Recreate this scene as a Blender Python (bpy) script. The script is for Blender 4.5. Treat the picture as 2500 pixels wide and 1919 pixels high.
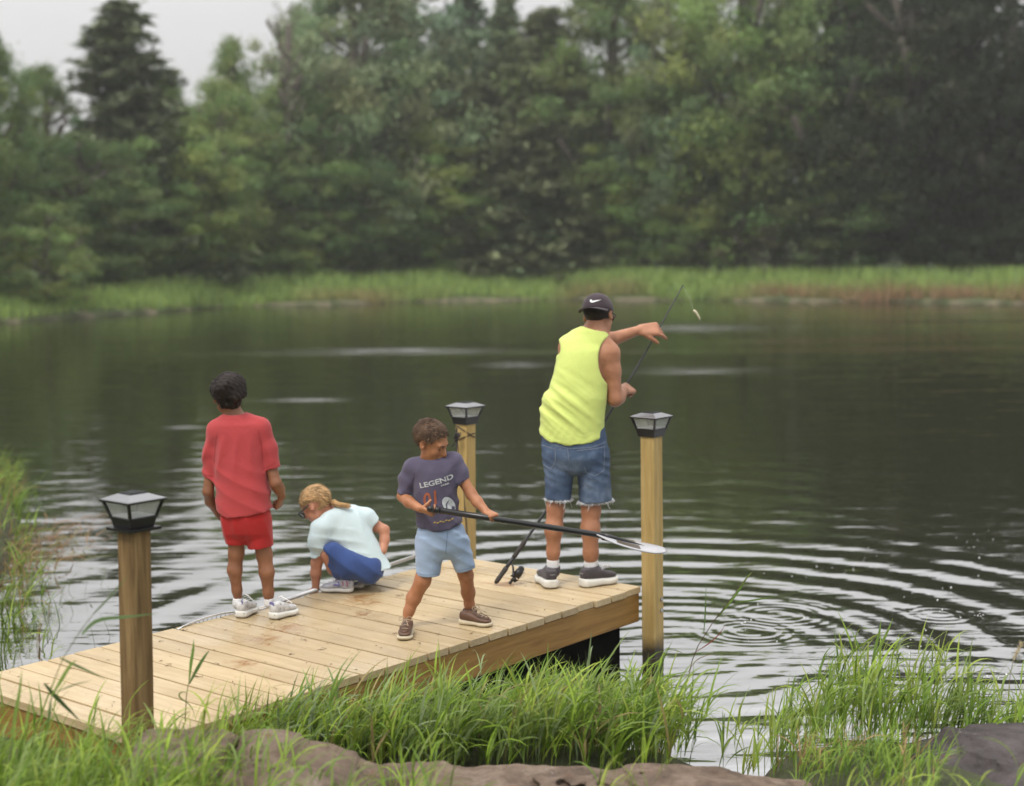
import bpy, bmesh, math, random
import numpy as np
from mathutils import Vector, Matrix
from mathutils.bvhtree import BVHTree

for o in list(bpy.data.objects): bpy.data.objects.remove(o)
SC = bpy.context.scene
COL = SC.collection
rng = np.random.default_rng(7)
random.seed(7)

# ------------------------------------------------------------------ camera
FPX, PIT, ROLL, CAMH = 3616.8, 0.09449, -0.00823, 1.846
cam = bpy.data.cameras.new('camera'); CAM = bpy.data.objects.new('camera', cam); COL.objects.link(CAM)
c_, s_ = math.cos(PIT), math.sin(PIT); cr, sr = math.cos(ROLL), math.sin(ROLL)
RT = Vector((1, 0, 0)); FW = Vector((0, c_, -s_)); DN = Vector((0, -s_, -c_))
EU = RT*cr - DN*sr; EV = RT*sr + DN*cr
CAM.matrix_world = Matrix(((EU.x, -EV.x, -FW.x, 0), (EU.y, -EV.y, -FW.y, 0), (EU.z, -EV.z, -FW.z, CAMH), (0, 0, 0, 1)))
cam.sensor_width = 36; cam.lens = 36*FPX/2500; cam.clip_end = 2000; cam.clip_start = 0.05
cam.dof.use_dof = True; cam.dof.focus_distance = 6.9; cam.dof.aperture_fstop = 1.6
SC.camera = CAM

def ray(u, v): return FW + EU*((u-1250)/FPX) + EV*((v-959.5)/FPX)
def W(u, v, Y):                 # the point seen at (u, v) that stands Y metres in front
    r = ray(u, v); t = Y/r.y; return np.array((r.x*t, Y, CAMH + r.z*t))
def G(u, v, z=0.0):             # the point seen at (u, v) lying at height z
    r = ray(u, v); t = (z-CAMH)/r.z; return np.array((r.x*t, r.y*t, z))

# ------------------------------------------------------------------ sky, sun, exposure
SUN_EL, SUN_AZ = math.radians(58), math.radians(215)     # azimuth from +Y clockwise: behind the camera, to the left
wd = bpy.data.worlds.new('World'); SC.world = wd; wd.use_nodes = True
T = wd.node_tree; T.nodes.clear()
def N(t, typ, **kw):
    n = t.nodes.new(typ)
    for k, v in kw.items():
        if k.startswith('i_'): n.inputs[k[2:].replace('_', ' ')].default_value = v
        else: setattr(n, k, v)
    return n
sky = N(T, 'ShaderNodeTexSky', sky_type='NISHITA', sun_disc=False, sun_elevation=SUN_EL, sun_rotation=SUN_AZ, air_density=1.0, dust_density=4.0)
tc = N(T, 'ShaderNodeTexCoord'); sp = N(T, 'ShaderNodeSeparateXYZ'); T.links.new(tc.outputs['Generated'], sp.inputs[0])
mr = N(T, 'ShaderNodeMapRange'); pw_ = N(T, 'ShaderNodeMath', operation='POWER', use_clamp=True); T.links.new(sp.outputs[2], pw_.inputs[0]); pw_.inputs[1].default_value = .9; T.links.new(pw_.outputs[0], mr.inputs[0])     # an overcast sky is about three times as bright overhead as at the horizon
mr.inputs[1].default_value = 0; mr.inputs[2].default_value = 1; mr.inputs[3].default_value = 4.2; mr.inputs[4].default_value = 16.5
cn = N(T, 'ShaderNodeTexNoise'); cn.inputs['Scale'].default_value = 2.2; cn.inputs['Detail'].default_value = 5
cmap = N(T, 'ShaderNodeMapping'); cmap.inputs['Scale'].default_value = (1, 1, 2.6); T.links.new(tc.outputs['Generated'], cmap.inputs[0]); T.links.new(cmap.outputs[0], cn.inputs['Vector'])
cm = N(T, 'ShaderNodeMapRange'); T.links.new(cn.outputs[0], cm.inputs[0]); cm.inputs[1].default_value = .3; cm.inputs[2].default_value = .7; cm.inputs[3].default_value = .9; cm.inputs[4].default_value = 1.1
mu = N(T, 'ShaderNodeMath', operation='MULTIPLY'); T.links.new(mr.outputs[0], mu.inputs[0]); T.links.new(cm.outputs[0], mu.inputs[1])
vm = N(T, 'ShaderNodeVectorMath', operation='SCALE'); vm.inputs[0].default_value = (.985, .975, .99); T.links.new(mu.outputs[0], vm.inputs['Scale'])
mx = N(T, 'ShaderNodeMixRGB'); mx.inputs[0].default_value = .95; T.links.new(sky.outputs[0], mx.inputs[1]); T.links.new(vm.outputs[0], mx.inputs[2])
bg = N(T, 'ShaderNodeBackground'); bg.inputs[1].default_value = .1; T.links.new(mx.outputs[0], bg.inputs[0])
wo = N(T, 'ShaderNodeOutputWorld'); T.links.new(bg.outputs[0], wo.inputs[0])
sl = bpy.data.lights.new('sun', 'SUN'); sl.energy = 1.5; sl.angle = math.radians(12); sl.color = (1, .94, .84)
SUN = bpy.data.objects.new('sun', sl); COL.objects.link(SUN)
sd = Vector((math.sin(SUN_AZ)*math.cos(SUN_EL), math.cos(SUN_AZ)*math.cos(SUN_EL), math.sin(SUN_EL)))
SUN.rotation_euler = (-sd).to_track_quat('-Z', 'Y').to_euler(); SUN.location = (-6, -6, 14)
vs = SC.view_settings; vs.view_transform = 'Standard'; vs.look = 'None'; vs.exposure = 0.35; vs.gamma = 1; vs.use_curve_mapping = False
cy = SC.cycles; cy.use_denoising = True; cy.max_bounces = 5; cy.diffuse_bounces = 2; cy.glossy_bounces = 4; cy.transmission_bounces = 6; cy.transparent_max_bounces = 8
cy.volume_bounces = 0; cy.caustics_reflective = False; cy.caustics_refractive = False; cy.sample_clamp_indirect = 6

# ------------------------------------------------------------------ materials
MATS = {}
def ramp(t, fac, stops):
    r = N(t, 'ShaderNodeValToRGB'); e = r.color_ramp.elements
    while len(e) < len(stops): e.new(.5)
    for k, (p, c) in enumerate(stops): e[k].position = p; e[k].color = (*c, 1)
    t.links.new(fac, r.inputs[0]); return r.outputs[0]
def base(name):
    m = bpy.data.materials.new(name); m.use_nodes = True; t = m.node_tree
    b = t.nodes['Principled BSDF']; MATS[name] = m
    return m, t, b
def coords(t, kind='Object', scale=(1, 1, 1), rot=(0, 0, 0)):
    a = N(t, 'ShaderNodeTexCoord'); p = N(t, 'ShaderNodeMapping'); p.inputs['Scale'].default_value = scale; p.inputs['Rotation'].default_value = rot
    t.links.new(a.outputs[kind], p.inputs[0]); return p.outputs[0]
def noise(t, vec, scale, detail=4, rough=.55, dist=0):
    n = N(t, 'ShaderNodeTexNoise'); n.inputs['Scale'].default_value = scale; n.inputs['Detail'].default_value = detail
    n.inputs['Roughness'].default_value = rough; n.inputs['Distortion'].default_value = dist
    if vec is not None: t.links.new(vec, n.inputs['Vector'])
    return n.outputs[0]
def mixc(t, fac, a, b, mode='MIX'):
    m = N(t, 'ShaderNodeMixRGB', blend_type=mode)
    for k, x in ((0, fac), (1, a), (2, b)):
        if isinstance(x, (int, float)): m.inputs[k].default_value = x
        elif isinstance(x, tuple): m.inputs[k].default_value = (*x, 1)
        else: t.links.new(x, m.inputs[k])
    return m.outputs[0]
def math_(t, op, a, b=None, c=None):
    m = N(t, 'ShaderNodeMath', operation=op)
    for k, x in enumerate((a, b, c)):
        if x is None: continue
        if isinstance(x, (int, float)): m.inputs[k].default_value = x
        else: t.links.new(x, m.inputs[k])
    return m.outputs[0]
def bump(t, b, h, strength=.3, dist=.01):
    n = N(t, 'ShaderNodeBump'); n.inputs['Strength'].default_value = strength; n.inputs['Distance'].default_value = dist
    t.links.new(h, n.inputs['Height']); t.links.new(n.outputs[0], b.inputs['Normal'])
def simple(name, col, rough=.6, var=.18, scale=12, bstr=.25, bscale=60, bdist=.004, metal=0, spec=.5, sss=0, weave=0, sheen=0):
    m, t, b = base(name)
    v = coords(t)
    n = noise(t, v, scale, 5)
    lo = tuple(max(0, c*(1-var)) for c in col); hi = tuple(min(1, c*(1+var)) for c in col)
    t.links.new(ramp(t, n, [(.3, lo), (.7, hi)]), b.inputs['Base Color'])
    b.inputs['Roughness'].default_value = rough; b.inputs['Metallic'].default_value = metal; b.inputs['Specular IOR Level'].default_value = spec
    if bstr:
        h = noise(t, v, bscale, 6, .65)
        if weave:
            w = noise(t, v, weave, 2); h = mixc(t, .5, h, w)
        bump(t, b, h, bstr, bdist)
    if sss:
        b.inputs['Subsurface Weight'].default_value = sss; b.inputs['Subsurface Radius'].default_value = (.012, .005, .003); b.inputs['Subsurface Scale'].default_value = 1
    if sheen: b.inputs['Sheen Weight'].default_value = sheen; b.inputs['Sheen Roughness'].default_value = .5
    return m

# ------------------------------------------------------------------ objects
def meshdata(name, verts, faces, m=None, smooth=False, col=None):
    me = bpy.data.meshes.new(name)
    verts = np.asarray(verts, dtype=np.float32)
    if isinstance(faces, np.ndarray):
        k = faces.shape[1]; nf = len(faces)
        me.vertices.add(len(verts)); me.vertices.foreach_set('co', verts.ravel())
        me.loops.add(nf*k); me.loops.foreach_set('vertex_index', faces.astype(np.int32).ravel())
        me.polygons.add(nf); me.polygons.foreach_set('loop_start', np.arange(0, nf*k, k, dtype=np.int32))
        me.update(calc_edges=True)
    else:
        me.from_pydata([tuple(map(float, v)) for v in verts], [], [tuple(map(int, f)) for f in faces]); me.update()
    if smooth: me.polygons.foreach_set('use_smooth', np.ones(len(me.polygons), dtype=bool))
    if col is not None:
        a = me.color_attributes.new('tint', 'FLOAT_COLOR', 'POINT'); c4 = np.ones((len(verts), 4), np.float32); c4[:, :3] = col
        a.data.foreach_set('color', c4.ravel())
    if m: me.materials.append(m)
    return me
def link(name, me, parent=None, loc=(0, 0, 0)):
    o = bpy.data.objects.new(name, me); COL.objects.link(o); o.location = loc
    if parent: o.parent = parent
    return o
def tag(o, label=None, cat=None, group=None, kind=None):
    if label: o['label'] = label
    if cat: o['category'] = cat
    if group: o['group'] = group
    if kind: o['kind'] = kind
    return o
def root(name, loc, label, cat, group=None):
    o = bpy.data.objects.new(name, None); COL.objects.link(o); o.location = tuple(map(float, loc)); o.empty_display_size = .1
    return tag(o, label, cat, group)
def origin(par):
    p = np.zeros(3)
    while par is not None: p += np.array(par.location); par = par.parent
    return p
def part(name, par, verts, faces, m, smooth=False, col=None):      # vertices given in world metres
    v = np.asarray(verts, float) - origin(par)
    return link(name, meshdata(name, v, faces, m, smooth, col), par)

class MB:                                                              # collects simple shapes into one mesh
    def __init__(s): s.v = []; s.f = []
    def add(s, v, f):
        o = len(s.v); s.v += [tuple(map(float, x)) for x in v]; s.f += [tuple(i+o for i in q) for q in f]; return s
    def box(s, o, ax, ay, az, bev=0):                                  # corner-centred box: centre o, half vectors ax ay az
        o, ax, ay, az = map(lambda q: np.array(q, float), (o, ax, ay, az))
        if bev <= 0:
            v = [o+i*ax+j*ay+k*az for i in (-1, 1) for j in (-1, 1) for k in (-1, 1)]
            return s.add(v, [(0, 1, 3, 2), (4, 6, 7, 5), (0, 4, 5, 1), (2, 3, 7, 6), (0, 2, 6, 4), (1, 5, 7, 3)])
        L = [np.linalg.norm(q) for q in (ax, ay, az)]
        bm = bmesh.new(); bmesh.ops.create_cube(bm, size=2)
        for q in bm.verts: q.co = Vector((q.co.x*L[0], q.co.y*L[1], q.co.z*L[2]))
        bmesh.ops.bevel(bm, geom=bm.edges[:], offset=bev, segments=1, affect='EDGES')
        A = np.stack([ax/L[0], ay/L[1], az/L[2]], 1)
        bm.verts.index_update()
        s.add([o+A@np.array(q.co) for q in bm.verts], [[q.index for q in f.verts] for f in bm.faces]); bm.free(); return s
    def tube(s, pts, rad, n=8, cap=True, flat=None):
        pts = [np.array(p, float) for p in pts]; m = len(pts)
        rad = rad if hasattr(rad, '__len__') else [rad]*m
        ref = np.array((0, 0, 1.)); v = []; prev = None
        for k in range(m):
            d = pts[min(k+1, m-1)]-pts[max(k-1, 0)]; d = d/(np.linalg.norm(d)+1e-12)
            if prev is None:
                a = np.cross(d, ref if abs(d[2]) < .9 else np.array((1., 0, 0)))
            else: a = prev-d*np.dot(prev, d)
            a /= np.linalg.norm(a)+1e-12; prev = a; b = np.cross(d, a)
            for q in range(n):
                t = 2*math.pi*q/n; v.append(pts[k]+rad[k]*(math.cos(t)*a+math.sin(t)*b))
        f = [(k*n+q, k*n+(q+1) % n, (k+1)*n+(q+1) % n, (k+1)*n+q) for k in range(m-1) for q in range(n)]
        if cap: f += [tuple(range(n))[::-1], tuple((m-1)*n+q for q in range(n))]
        return s.add(v, f)
    def build(s, name, m, par=None, smooth=False):
        return part(name, par, s.v, s.f, m, smooth)

def npnoise(p, seed, freq, octs=3):                                    # cheap smooth noise: warped sines
    r = np.random.default_rng(seed); out = 0; a = 1
    for o in range(octs):
        for _ in range(3):
            k = r.normal(size=3); k = k/np.linalg.norm(k)*freq*(2**o)*r.uniform(.7, 1.4)
            out = out + a*np.sin(p[..., 0]*k[0]+p[..., 1]*k[1]+p[..., 2]*k[2]+r.uniform(0, 6.28))/3
        a *= .5
    return out

# ================================================================== ground and pond
ZW = -0.42
def far_y(x): return np.interp(x, [-60, -30, -24, -17.6, -12.2, -2.1, 3.5, 12, 21, 28, 34, 60], [12, 25, 40, 51, 65, 71, 71, 67, 61, 54, 40, 12])
def near_y(x): return np.interp(x, [-60, -16, -5.2, -4.2, -3.3, -2.9, -2.5, -2.0, -1.2, 0, .55, .8, 1.0, 1.5, 2.2, 3.5, 30, 60], [60, 40, 14.6, 12.4, 9.0, 7.8, 7.2, 7.0, 6.5, 6.55, 6.5, 6.15, 6.05, 6.5, 6.4, 6.1, 8, 40])
def ground_z(x, y):
    w = .06*np.sin(x*5.1+1)+.05*np.sin(x*11.3)
    pn, pf = y-near_y(x)-w, far_y(x)-y+.5*np.sin(x*.9)+.3*np.sin(x*2.3)
    d = np.minimum(pn, pf)
    zn = np.where(pn < 0, ZW+.05+.16*(1-np.exp(pn*2.2))+np.clip(-pn, 0, 3)*.05+np.clip(-pn-3, 0, 8)*.02, 0)
    zf = np.where(pf < 0, ZW+.03+.30*(1-np.exp(pf*.8))+np.clip(-pf, 0, 60)*.035+np.clip(-pf-25, 0, 400)*.05, 0)
    zp = ZW+.05-np.clip(d, 0, 3)*.45
    z = np.where(d > 0, zp, np.where(pn < pf, zn, zf))
    return z + .012*np.sin(x*9+y*7)*np.sin(y*8.3-x*3)*(np.abs(y) < 20)
def axis(parts):
    out = []
    for a, b, st in parts: out += list(np.arange(a, b, st))
    return np.array(out+[parts[-1][1]])
gx = axis([(-420, -60, 30), (-60, -24, 2), (-24, -6, .75), (-6, 3.5, .09), (3.5, 30, .75), (30, 60, 2), (60, 420, 30)])
gy = axis([(-40, 0, 4), (0, 4, .4), (4, 8, .08), (8, 16, .3), (16, 46, 1.5), (46, 76, .4), (76, 110, 3), (110, 600, 40)])
GX, GY = np.meshgrid(gx, gy, indexing='ij'); GZ = ground_z(GX, GY)
nx, ny = GX.shape
ii = np.arange(nx*ny).reshape(nx, ny)
gf = np.stack([ii[:-1, :-1], ii[1:, :-1], ii[1:, 1:], ii[:-1, 1:]], -1).reshape(-1, 4)
gcol = np.zeros((nx*ny, 3)); zz = GZ.ravel(); yy = GY.ravel(); xx = GX.ravel()
soil = np.array((.085, .07, .045)); mud = np.array((.25, .20, .155)); turf = np.array((.07, .10, .03)); bed = np.array((.03, .028, .015))
t1 = np.clip((zz-ZW-.015)/.10, 0, 1)[:, None]
far = (yy > 25)[:, None]
gcol[:] = np.where(zz[:, None] < ZW, bed, np.where(far, mud*(1-t1)+turf*t1, soil*(1-t1)+turf*t1*.6+soil*.4*t1))
m, t, b = base('ground_soil')
at = N(t, 'ShaderNodeAttribute', attribute_name='tint'); v = coords(t)
n1 = noise(t, v, 3.0, 8, .65)
t.links.new(mixc(t, 1.0, at.outputs['Color'], ramp(t, n1, [(.3, (.55, .55, .55)), (.7, (1.3, 1.25, 1.15))]), 'MULTIPLY'), b.inputs['Base Color'])
b.inputs['Roughness'].default_value = .9; bump(t, b, noise(t, v, 14, 8, .7), .8, .05)
o = link('ground', meshdata('ground', np.stack([GX, GY, GZ], -1).reshape(-1, 3), gf, m, True, gcol)); tag(o, kind='structure')

# water: still dark pond, rings running out from the dock, breeze streaks farther out
m, t, b = base('pond_water')
geo = N(t, 'ShaderNodeNewGeometry'); pos = geo.outputs['Position']
def ring(cx, cy, wl, r0, wid, amp, jit=.25):
    vs_ = N(t, 'ShaderNodeVectorMath', operation='DISTANCE'); t.links.new(pos, vs_.inputs[0]); vs_.inputs[1].default_value = (cx, cy, ZW)
    r = vs_.outputs['Value']
    w = math_(t, 'MULTIPLY', math_(t, 'SUBTRACT', noise(t, pos, .8, 2), .5), jit*6)
    ph = math_(t, 'ADD', math_(t, 'MULTIPLY', r, 2*math.pi/wl), w)
    q = math_(t, 'DIVIDE', math_(t, 'SUBTRACT', r, r0), wid)
    g = math_(t, 'POWER', 2.718, math_(t, 'MULTIPLY', math_(t, 'MULTIPLY', q, q), -1.0))
    return math_(t, 'MULTIPLY', math_(t, 'MULTIPLY', math_(t, 'SINE', ph), g), amp)
def addup(*a):
    s = a[0]
    for q in a[1:]: s = math_(t, 'ADD', s, q)
    return s
def mp(scale, rot=0):
    p = N(t, 'ShaderNodeMapping'); p.inputs['Scale'].default_value = scale; p.inputs['Rotation'].default_value = (0, 0, rot); t.links.new(pos, p.inputs[0]); return p.outputs[0]
cA = G(1630, 1580, ZW); cB = G(1150, 1480, ZW); cC = G(1900, 1500, ZW); cD = G(1830, 1540, ZW); cE = G(2290, 1500, ZW)
swell = math_(t, 'MULTIPLY', math_(t, 'SUBTRACT', noise(t, mp((.5, 1.5, 1), .1), 1.1, 3), .5), .020)
fine = math_(t, 'MULTIPLY', math_(t, 'SUBTRACT', noise(t, mp((.8, 1.7, 1), -.1), 5.5, 3, .5), .5), .0016)
# breeze patches: long streaks lying across the view
mask = ramp(t, noise(t, mp((.045, .20, 1), .02), 1.0, 3, .5), [(.56, (0, 0, 0)), (.66, (1, 1, 1))])
sep = N(t, 'ShaderNodeSeparateXYZ'); t.links.new(pos, sep.inputs[0])
faraway = N(t, 'ShaderNodeMapRange'); t.links.new(sep.outputs[1], faraway.inputs[0]); faraway.inputs[1].default_value = 14; faraway.inputs[2].default_value = 24
bm_ = math_(t, 'MULTIPLY', mask, faraway.outputs[0])
breeze = math_(t, 'MULTIPLY', math_(t, 'MULTIPLY', math_(t, 'SUBTRACT', noise(t, mp((1.6, 3.0, 1)), 3.2, 4, .6), .5), .018), bm_)
chop = math_(t, 'MULTIPLY', math_(t, 'SUBTRACT', noise(t, mp((.55, 2.3, 1), -.10), 1.5, 3, .5, .3), .5), .0065)
patches = []
for (pu, pv, du, dv) in ((1700, 800, 230, 14), (940, 857, 340, 12), (1700, 905, 230, 12), (745, 977, 150, 7), (450, 1045, 70, 7), (1250, 890, 120, 10)):
    pc = G(pu, pv, ZW); hx = du*pc[1]/FPX; hy = abs(G(pu, pv-dv, ZW)[1]-pc[1]); mpn = N(t, 'ShaderNodeMapping', vector_type='TEXTURE'); mpn.inputs['Location'].default_value = tuple(pc); mpn.inputs['Scale'].default_value = (hx, hy, 1); t.links.new(pos, mpn.inputs[0])
    ln = N(t, 'ShaderNodeVectorMath', operation='LENGTH'); t.links.new(mpn.outputs[0], ln.inputs[0]); patches.append(math_(t, 'POWER', 2.718, math_(t, 'MULTIPLY', math_(t, 'POWER', ln.outputs['Value'], 2.0), -1.3)))
pm2 = patches[0]
for q in patches[1:]: pm2 = math_(t, 'MAXIMUM', pm2, q)
pm2 = math_(t, 'MULTIPLY', pm2, ramp(t, noise(t, mp((.5, 2.2, 1)), 1.2, 4, .6), [(.35, (.25, .25, .25)), (.6, (1, 1, 1))]))
t.links.new(math_(t, 'ADD', math_(t, 'MULTIPLY', pm2, .30), .03), b.inputs['Roughness'])
H = addup(chop, ring(cA[0], cA[1], .46, 2.5, 1.35, .0046, .35), ring(cA[0], cA[1], .19, 1.1, .9, .0012, .1), ring(cB[0], cB[1], .62, 5.2, 3.2, .0011, 1.6), ring(cB[0]-.5, cB[1]-.6, .40, 2.6, 1.6, .0010, 1.2),
          ring(cC[0], cC[1], .075, .22, .16, .0007, .02), ring(cD[0], cD[1], .07, .2, .15, .0006, .02), ring(cE[0], cE[1], .08, .14, .12, .0006, .02), swell, fine, breeze)
bn = N(t, 'ShaderNodeBump'); bn.inputs['Strength'].default_value = 1; bn.inputs['Distance'].default_value = 1.0; t.links.new(H, bn.inputs['Height']); t.links.new(bn.outputs[0], b.inputs['Normal'])
b.inputs['Base Color'].default_value = (.018, .019, .006, 1); b.inputs['IOR'].default_value = 8.0; b.inputs['Specular IOR Level'].default_value = .5
WV = axis([(-420, -40, 40), (-40, 40, 4), (40, 420, 40)]); WY = axis([(-40, 0, 20), (0, 90, 3), (90, 95, 5)])
A_, B_ = np.meshgrid(WV, WY, indexing='ij'); jj = np.arange(A_.size).reshape(A_.shape)
o = link('pond_water', meshdata('pond_water', np.stack([A_, B_, 0*A_+ZW], -1).reshape(-1, 3), np.stack([jj[:-1, :-1], jj[1:, :-1], jj[1:, 1:], jj[:-1, 1:]], -1).reshape(-1, 4), m, True)); tag(o, kind='structure')

# ================================================================== leaves, trees
def leafmat(name, col, trans=.38, rough=.5, spread=.35):
    m, t, b = base(name); nt = t
    at = N(t, 'ShaderNodeAttribute', attribute_name='tint'); oi = N(t, 'ShaderNodeObjectInfo')
    c = mixc(t, 1.0, at.outputs['Color'], col, 'MULTIPLY')
    rnd = ramp(t, oi.outputs['Random'], [(0, (1-spread*.6, 1-spread*.5, 1-spread*.3)), (1, (1+spread*.5, 1+spread*.3, 1))])
    c = mixc(t, 1.0, c, rnd, 'MULTIPLY')
    t.links.new(c, b.inputs['Base Color']); b.inputs['Roughness'].default_value = rough; b.inputs['Specular IOR Level'].default_value = .3
    tr = N(t, 'ShaderNodeBsdfTranslucent'); t.links.new(c, tr.inputs[0])
    ms = N(t, 'ShaderNodeMixShader'); ms.inputs[0].default_value = trans
    out = t.nodes['Material Output']; t.links.new(b.outputs[0], ms.inputs[1]); t.links.new(tr.outputs[0], ms.inputs[2]); t.links.new(ms.outputs[0], out.inputs[0])
    return m
def leaves(cen, size, nrm_bias, r, aspect=.55, tint=None):
    n = len(cen)
    d = r.normal(size=(n, 3)); d /= np.linalg.norm(d, axis=1)[:, None]
    nn = r.normal(size=(n, 3))+nrm_bias; nn /= np.linalg.norm(nn, axis=1)[:, None]+1e-9
    a = d-nn*np.sum(d*nn, 1)[:, None]; a /= np.linalg.norm(a, axis=1)[:, None]+1e-9
    bb = np.cross(nn, a); s = (size*r.uniform(.6, 1.3, n))[:, None]
    v = np.stack([cen-a*s, cen+bb*s*aspect+nn*s*.15, cen+a*s, cen-bb*s*aspect+nn*s*.15], 1).reshape(-1, 3)
    f = np.arange(4*n).reshape(n, 4)
    return v, f, np.repeat(tint, 4, axis=0)
def limb_mesh(mb, r, h, w, nl, base_r, first=.25, lean=.03):
    top = np.array((r.normal()*lean*h, r.normal()*lean*h, h*.93))
    pts = [top*q+np.array((math.sin(q*5+r.random())*.015*h*q, math.cos(q*4)*.01*h*q, 0)) for q in np.linspace(0, 1, 8)]
    mb.tube(pts, list(base_r*(1-np.linspace(0, 1, 8))**.8+.02), 7)
    for k in range(nl):
        q = r.uniform(first, .9); p = top*q; an = r.uniform(0, 6.28); L = w*.5*r.uniform(.6, 1.0)*(1.1-.6*q)
        e = p+np.array((math.cos(an)*L, math.sin(an)*L, L*r.uniform(.35, .9)))
        mid = (p+e)/2+np.array((0, 0, -.08*L))
        mb.tube([p, mid, e], [base_r*.38*(1.1-q), base_r*.22*(1.1-q)+.01, .012], 5)
def make_tree(kind, seed):
    """unit trees: height 1 (crown spread given by kind); returns trunk and crown mesh data"""
    r = np.random.default_rng(seed); mb = MB(); C = []; B = []; TT = []; S = []
    if kind in ('broad', 'column', 'bush'):
        w = {'broad': .62, 'column': .40, 'bush': .95}[kind]; lo = {'broad': .10, 'column': .1, 'bush': .0}[kind]
        limb_mesh(mb, r, 1.0, w, 16, .018, .15 if kind == 'bush' else .2)
        nc = {'broad': 200, 'column': 130, 'bush': 130}[kind]; nl = {'broad': 150, 'column': 130, 'bush': 120}[kind]
        lobes = [(np.array((r.normal()*w*.2, r.normal()*w*.2, r.uniform(.25, .78))), r.uniform(.16, .30)*w*1.25) for _ in range(11)]
        for k in range(nc):
            z = lo+(1-lo)*r.random()**.85; prof = math.sin(math.pi*min(1, max(.02, (z-lo+.06)/(1.06-lo)))**.8)**.65
            an = r.uniform(0, 6.28); rad = .5*w*prof*(.35+.65*r.random()**.5)*(1+.22*math.sin(3*an+seed)+.15*math.sin(5*an+z*9))
            c = np.array((math.cos(an)*rad, math.sin(an)*rad, z))
            if k % 3 == 0:
                lc, lr = lobes[k % 11]; dv = r.normal(size=3); c = lc+dv/np.linalg.norm(dv)*lr
                c[2] = min(c[2], .98)
            cr_ = r.uniform(.035, .075)*(1.25 if kind == 'bush' else 1)
            q = r.normal(size=(nl, 3))*np.array((1, 1, .55))*cr_*.62
            C.append(c+q); up = np.array((0, 0, .9)); B.append(np.repeat((q/np.linalg.norm(q, axis=1)[:, None]*.6+up), 1, axis=0))
            tn = np.array((1, 1, 1))*r.uniform(.72, 1.28)*np.array((r.uniform(.85, 1.2), 1, r.uniform(.8, 1.1)))
            TT.append(np.repeat(tn[None], nl, 0)*r.uniform(.85, 1.15, (nl, 1))); S.append(np.full(nl, .0092 if kind != 'bush' else .0125))
        asp = .6
    elif kind in ('spruce', 'pine'):
        w = .36 if kind == 'spruce' else .46
        mb.tube([(0, 0, -.01), (.004, 0, .5), (0, 0, .99)], [.016, .010, .002], 7)
        z = .04
        while z < .985:
            nb = 3
            for k in range(nb):
                L = .5*w*((1-z)**(.72 if kind == 'spruce' else .5))*r.uniform(.5, 1.15)+.012; z0_ = z; an = r.uniform(0, 6.28); dz = -.22 if kind == 'spruce' else .12
                n = int(16+70*L/w)
                s = np.sort(r.random(n))**.8
                px_ = np.stack([np.cos(an)*L*s, np.sin(an)*L*s, z+dz*L*s+(.22*L*s**2.5)], -1)
                if z < .8: mb.tube([(0, 0, z), tuple(px_[n//2]), tuple(px_[-1])], [.0035, .002, .0007], 4)
                side = np.array((-math.sin(an), math.cos(an), 0))
                off = side*(r.normal(size=(n, 1))*L*.20*(1.05-s[:, None])*(1.5 if kind == 'pine' else 1.1))+np.stack([0*s, 0*s, -np.abs(r.normal(size=n))*(.014 if kind == 'spruce' else .006)], -1)
                for rep in range(2):
                    C.append(px_+off*r.uniform(.3, 1.2)+r.normal(size=(n, 3))*.006); B.append(np.repeat(np.array([[0, 0, .8]]), n, 0))
                    TT.append(np.repeat((np.array((1, 1, 1))*r.uniform(.7, 1.3))[None], n, 0)*r.uniform(.85, 1.15, (n, 1))); S.append(np.full(n, .013 if kind == 'spruce' else .015))
            z += (.0085 if kind == 'spruce' else .0125)*r.uniform(.6, 1.4)
        asp = .28
    elif kind == 'snag':
        limb_mesh(mb, r, 1.0, .30, 34, .010, .2, .02)
        for k in range(40):
            p = np.array((r.normal()*.03, r.normal()*.03, r.uniform(.3, 1))); e = p+r.normal(size=3)*.05+np.array((0, 0, .05)); mb.tube([p, e], [.002, .0006], 4)
        nl = 260; q = np.stack([r.normal(size=nl)*.05, r.normal(size=nl)*.05, r.uniform(.25, .8, nl)], -1)
        C.append(q); B.append(np.zeros((nl, 3))); TT.append(np.full((nl, 3), 1.)); S.append(np.full(nl, .010)); asp = .5
    C = np.concatenate(C); B = np.concatenate(B); TT = np.concatenate(TT); S = np.concatenate(S)
    v, f, tt = leaves(C, S, B, r, asp, TT)
    return meshdata('trunk', mb.v, mb.f, None, True), meshdata('crown', v, f, None, False, tt)
m, t, bark = base('bark'); v = coords(t, 'Object', (6, 6, 1.2)); t.links.new(ramp(t, noise(t, v, 8, 6, .7), [(.3, (.05, .04, .032)), (.7, (.17, .145, .12))]), bark.inputs['Base Color']); bark.inputs['Roughness'].default_value = .9; bump(t, bark, noise(t, v, 14, 6), .8, .03)
BARK = m
LM = {'dark': leafmat('leaf_dark_green', (.14, .215, .078)), 'deep': leafmat('leaf_shaded_green', (.026, .042, .015)), 'mid': leafmat('leaf_mid_green', (.20, .295, .095)), 'lime': leafmat('leaf_yellow_green', (.23, .32, .11)),  # deep: shade and corner falloff at the right painted into the leaf colour
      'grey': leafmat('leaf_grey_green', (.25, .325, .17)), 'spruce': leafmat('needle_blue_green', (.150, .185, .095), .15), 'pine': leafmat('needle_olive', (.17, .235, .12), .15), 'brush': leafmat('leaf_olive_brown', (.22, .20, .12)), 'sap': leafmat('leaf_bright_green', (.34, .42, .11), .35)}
PROTO = {}
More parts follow.
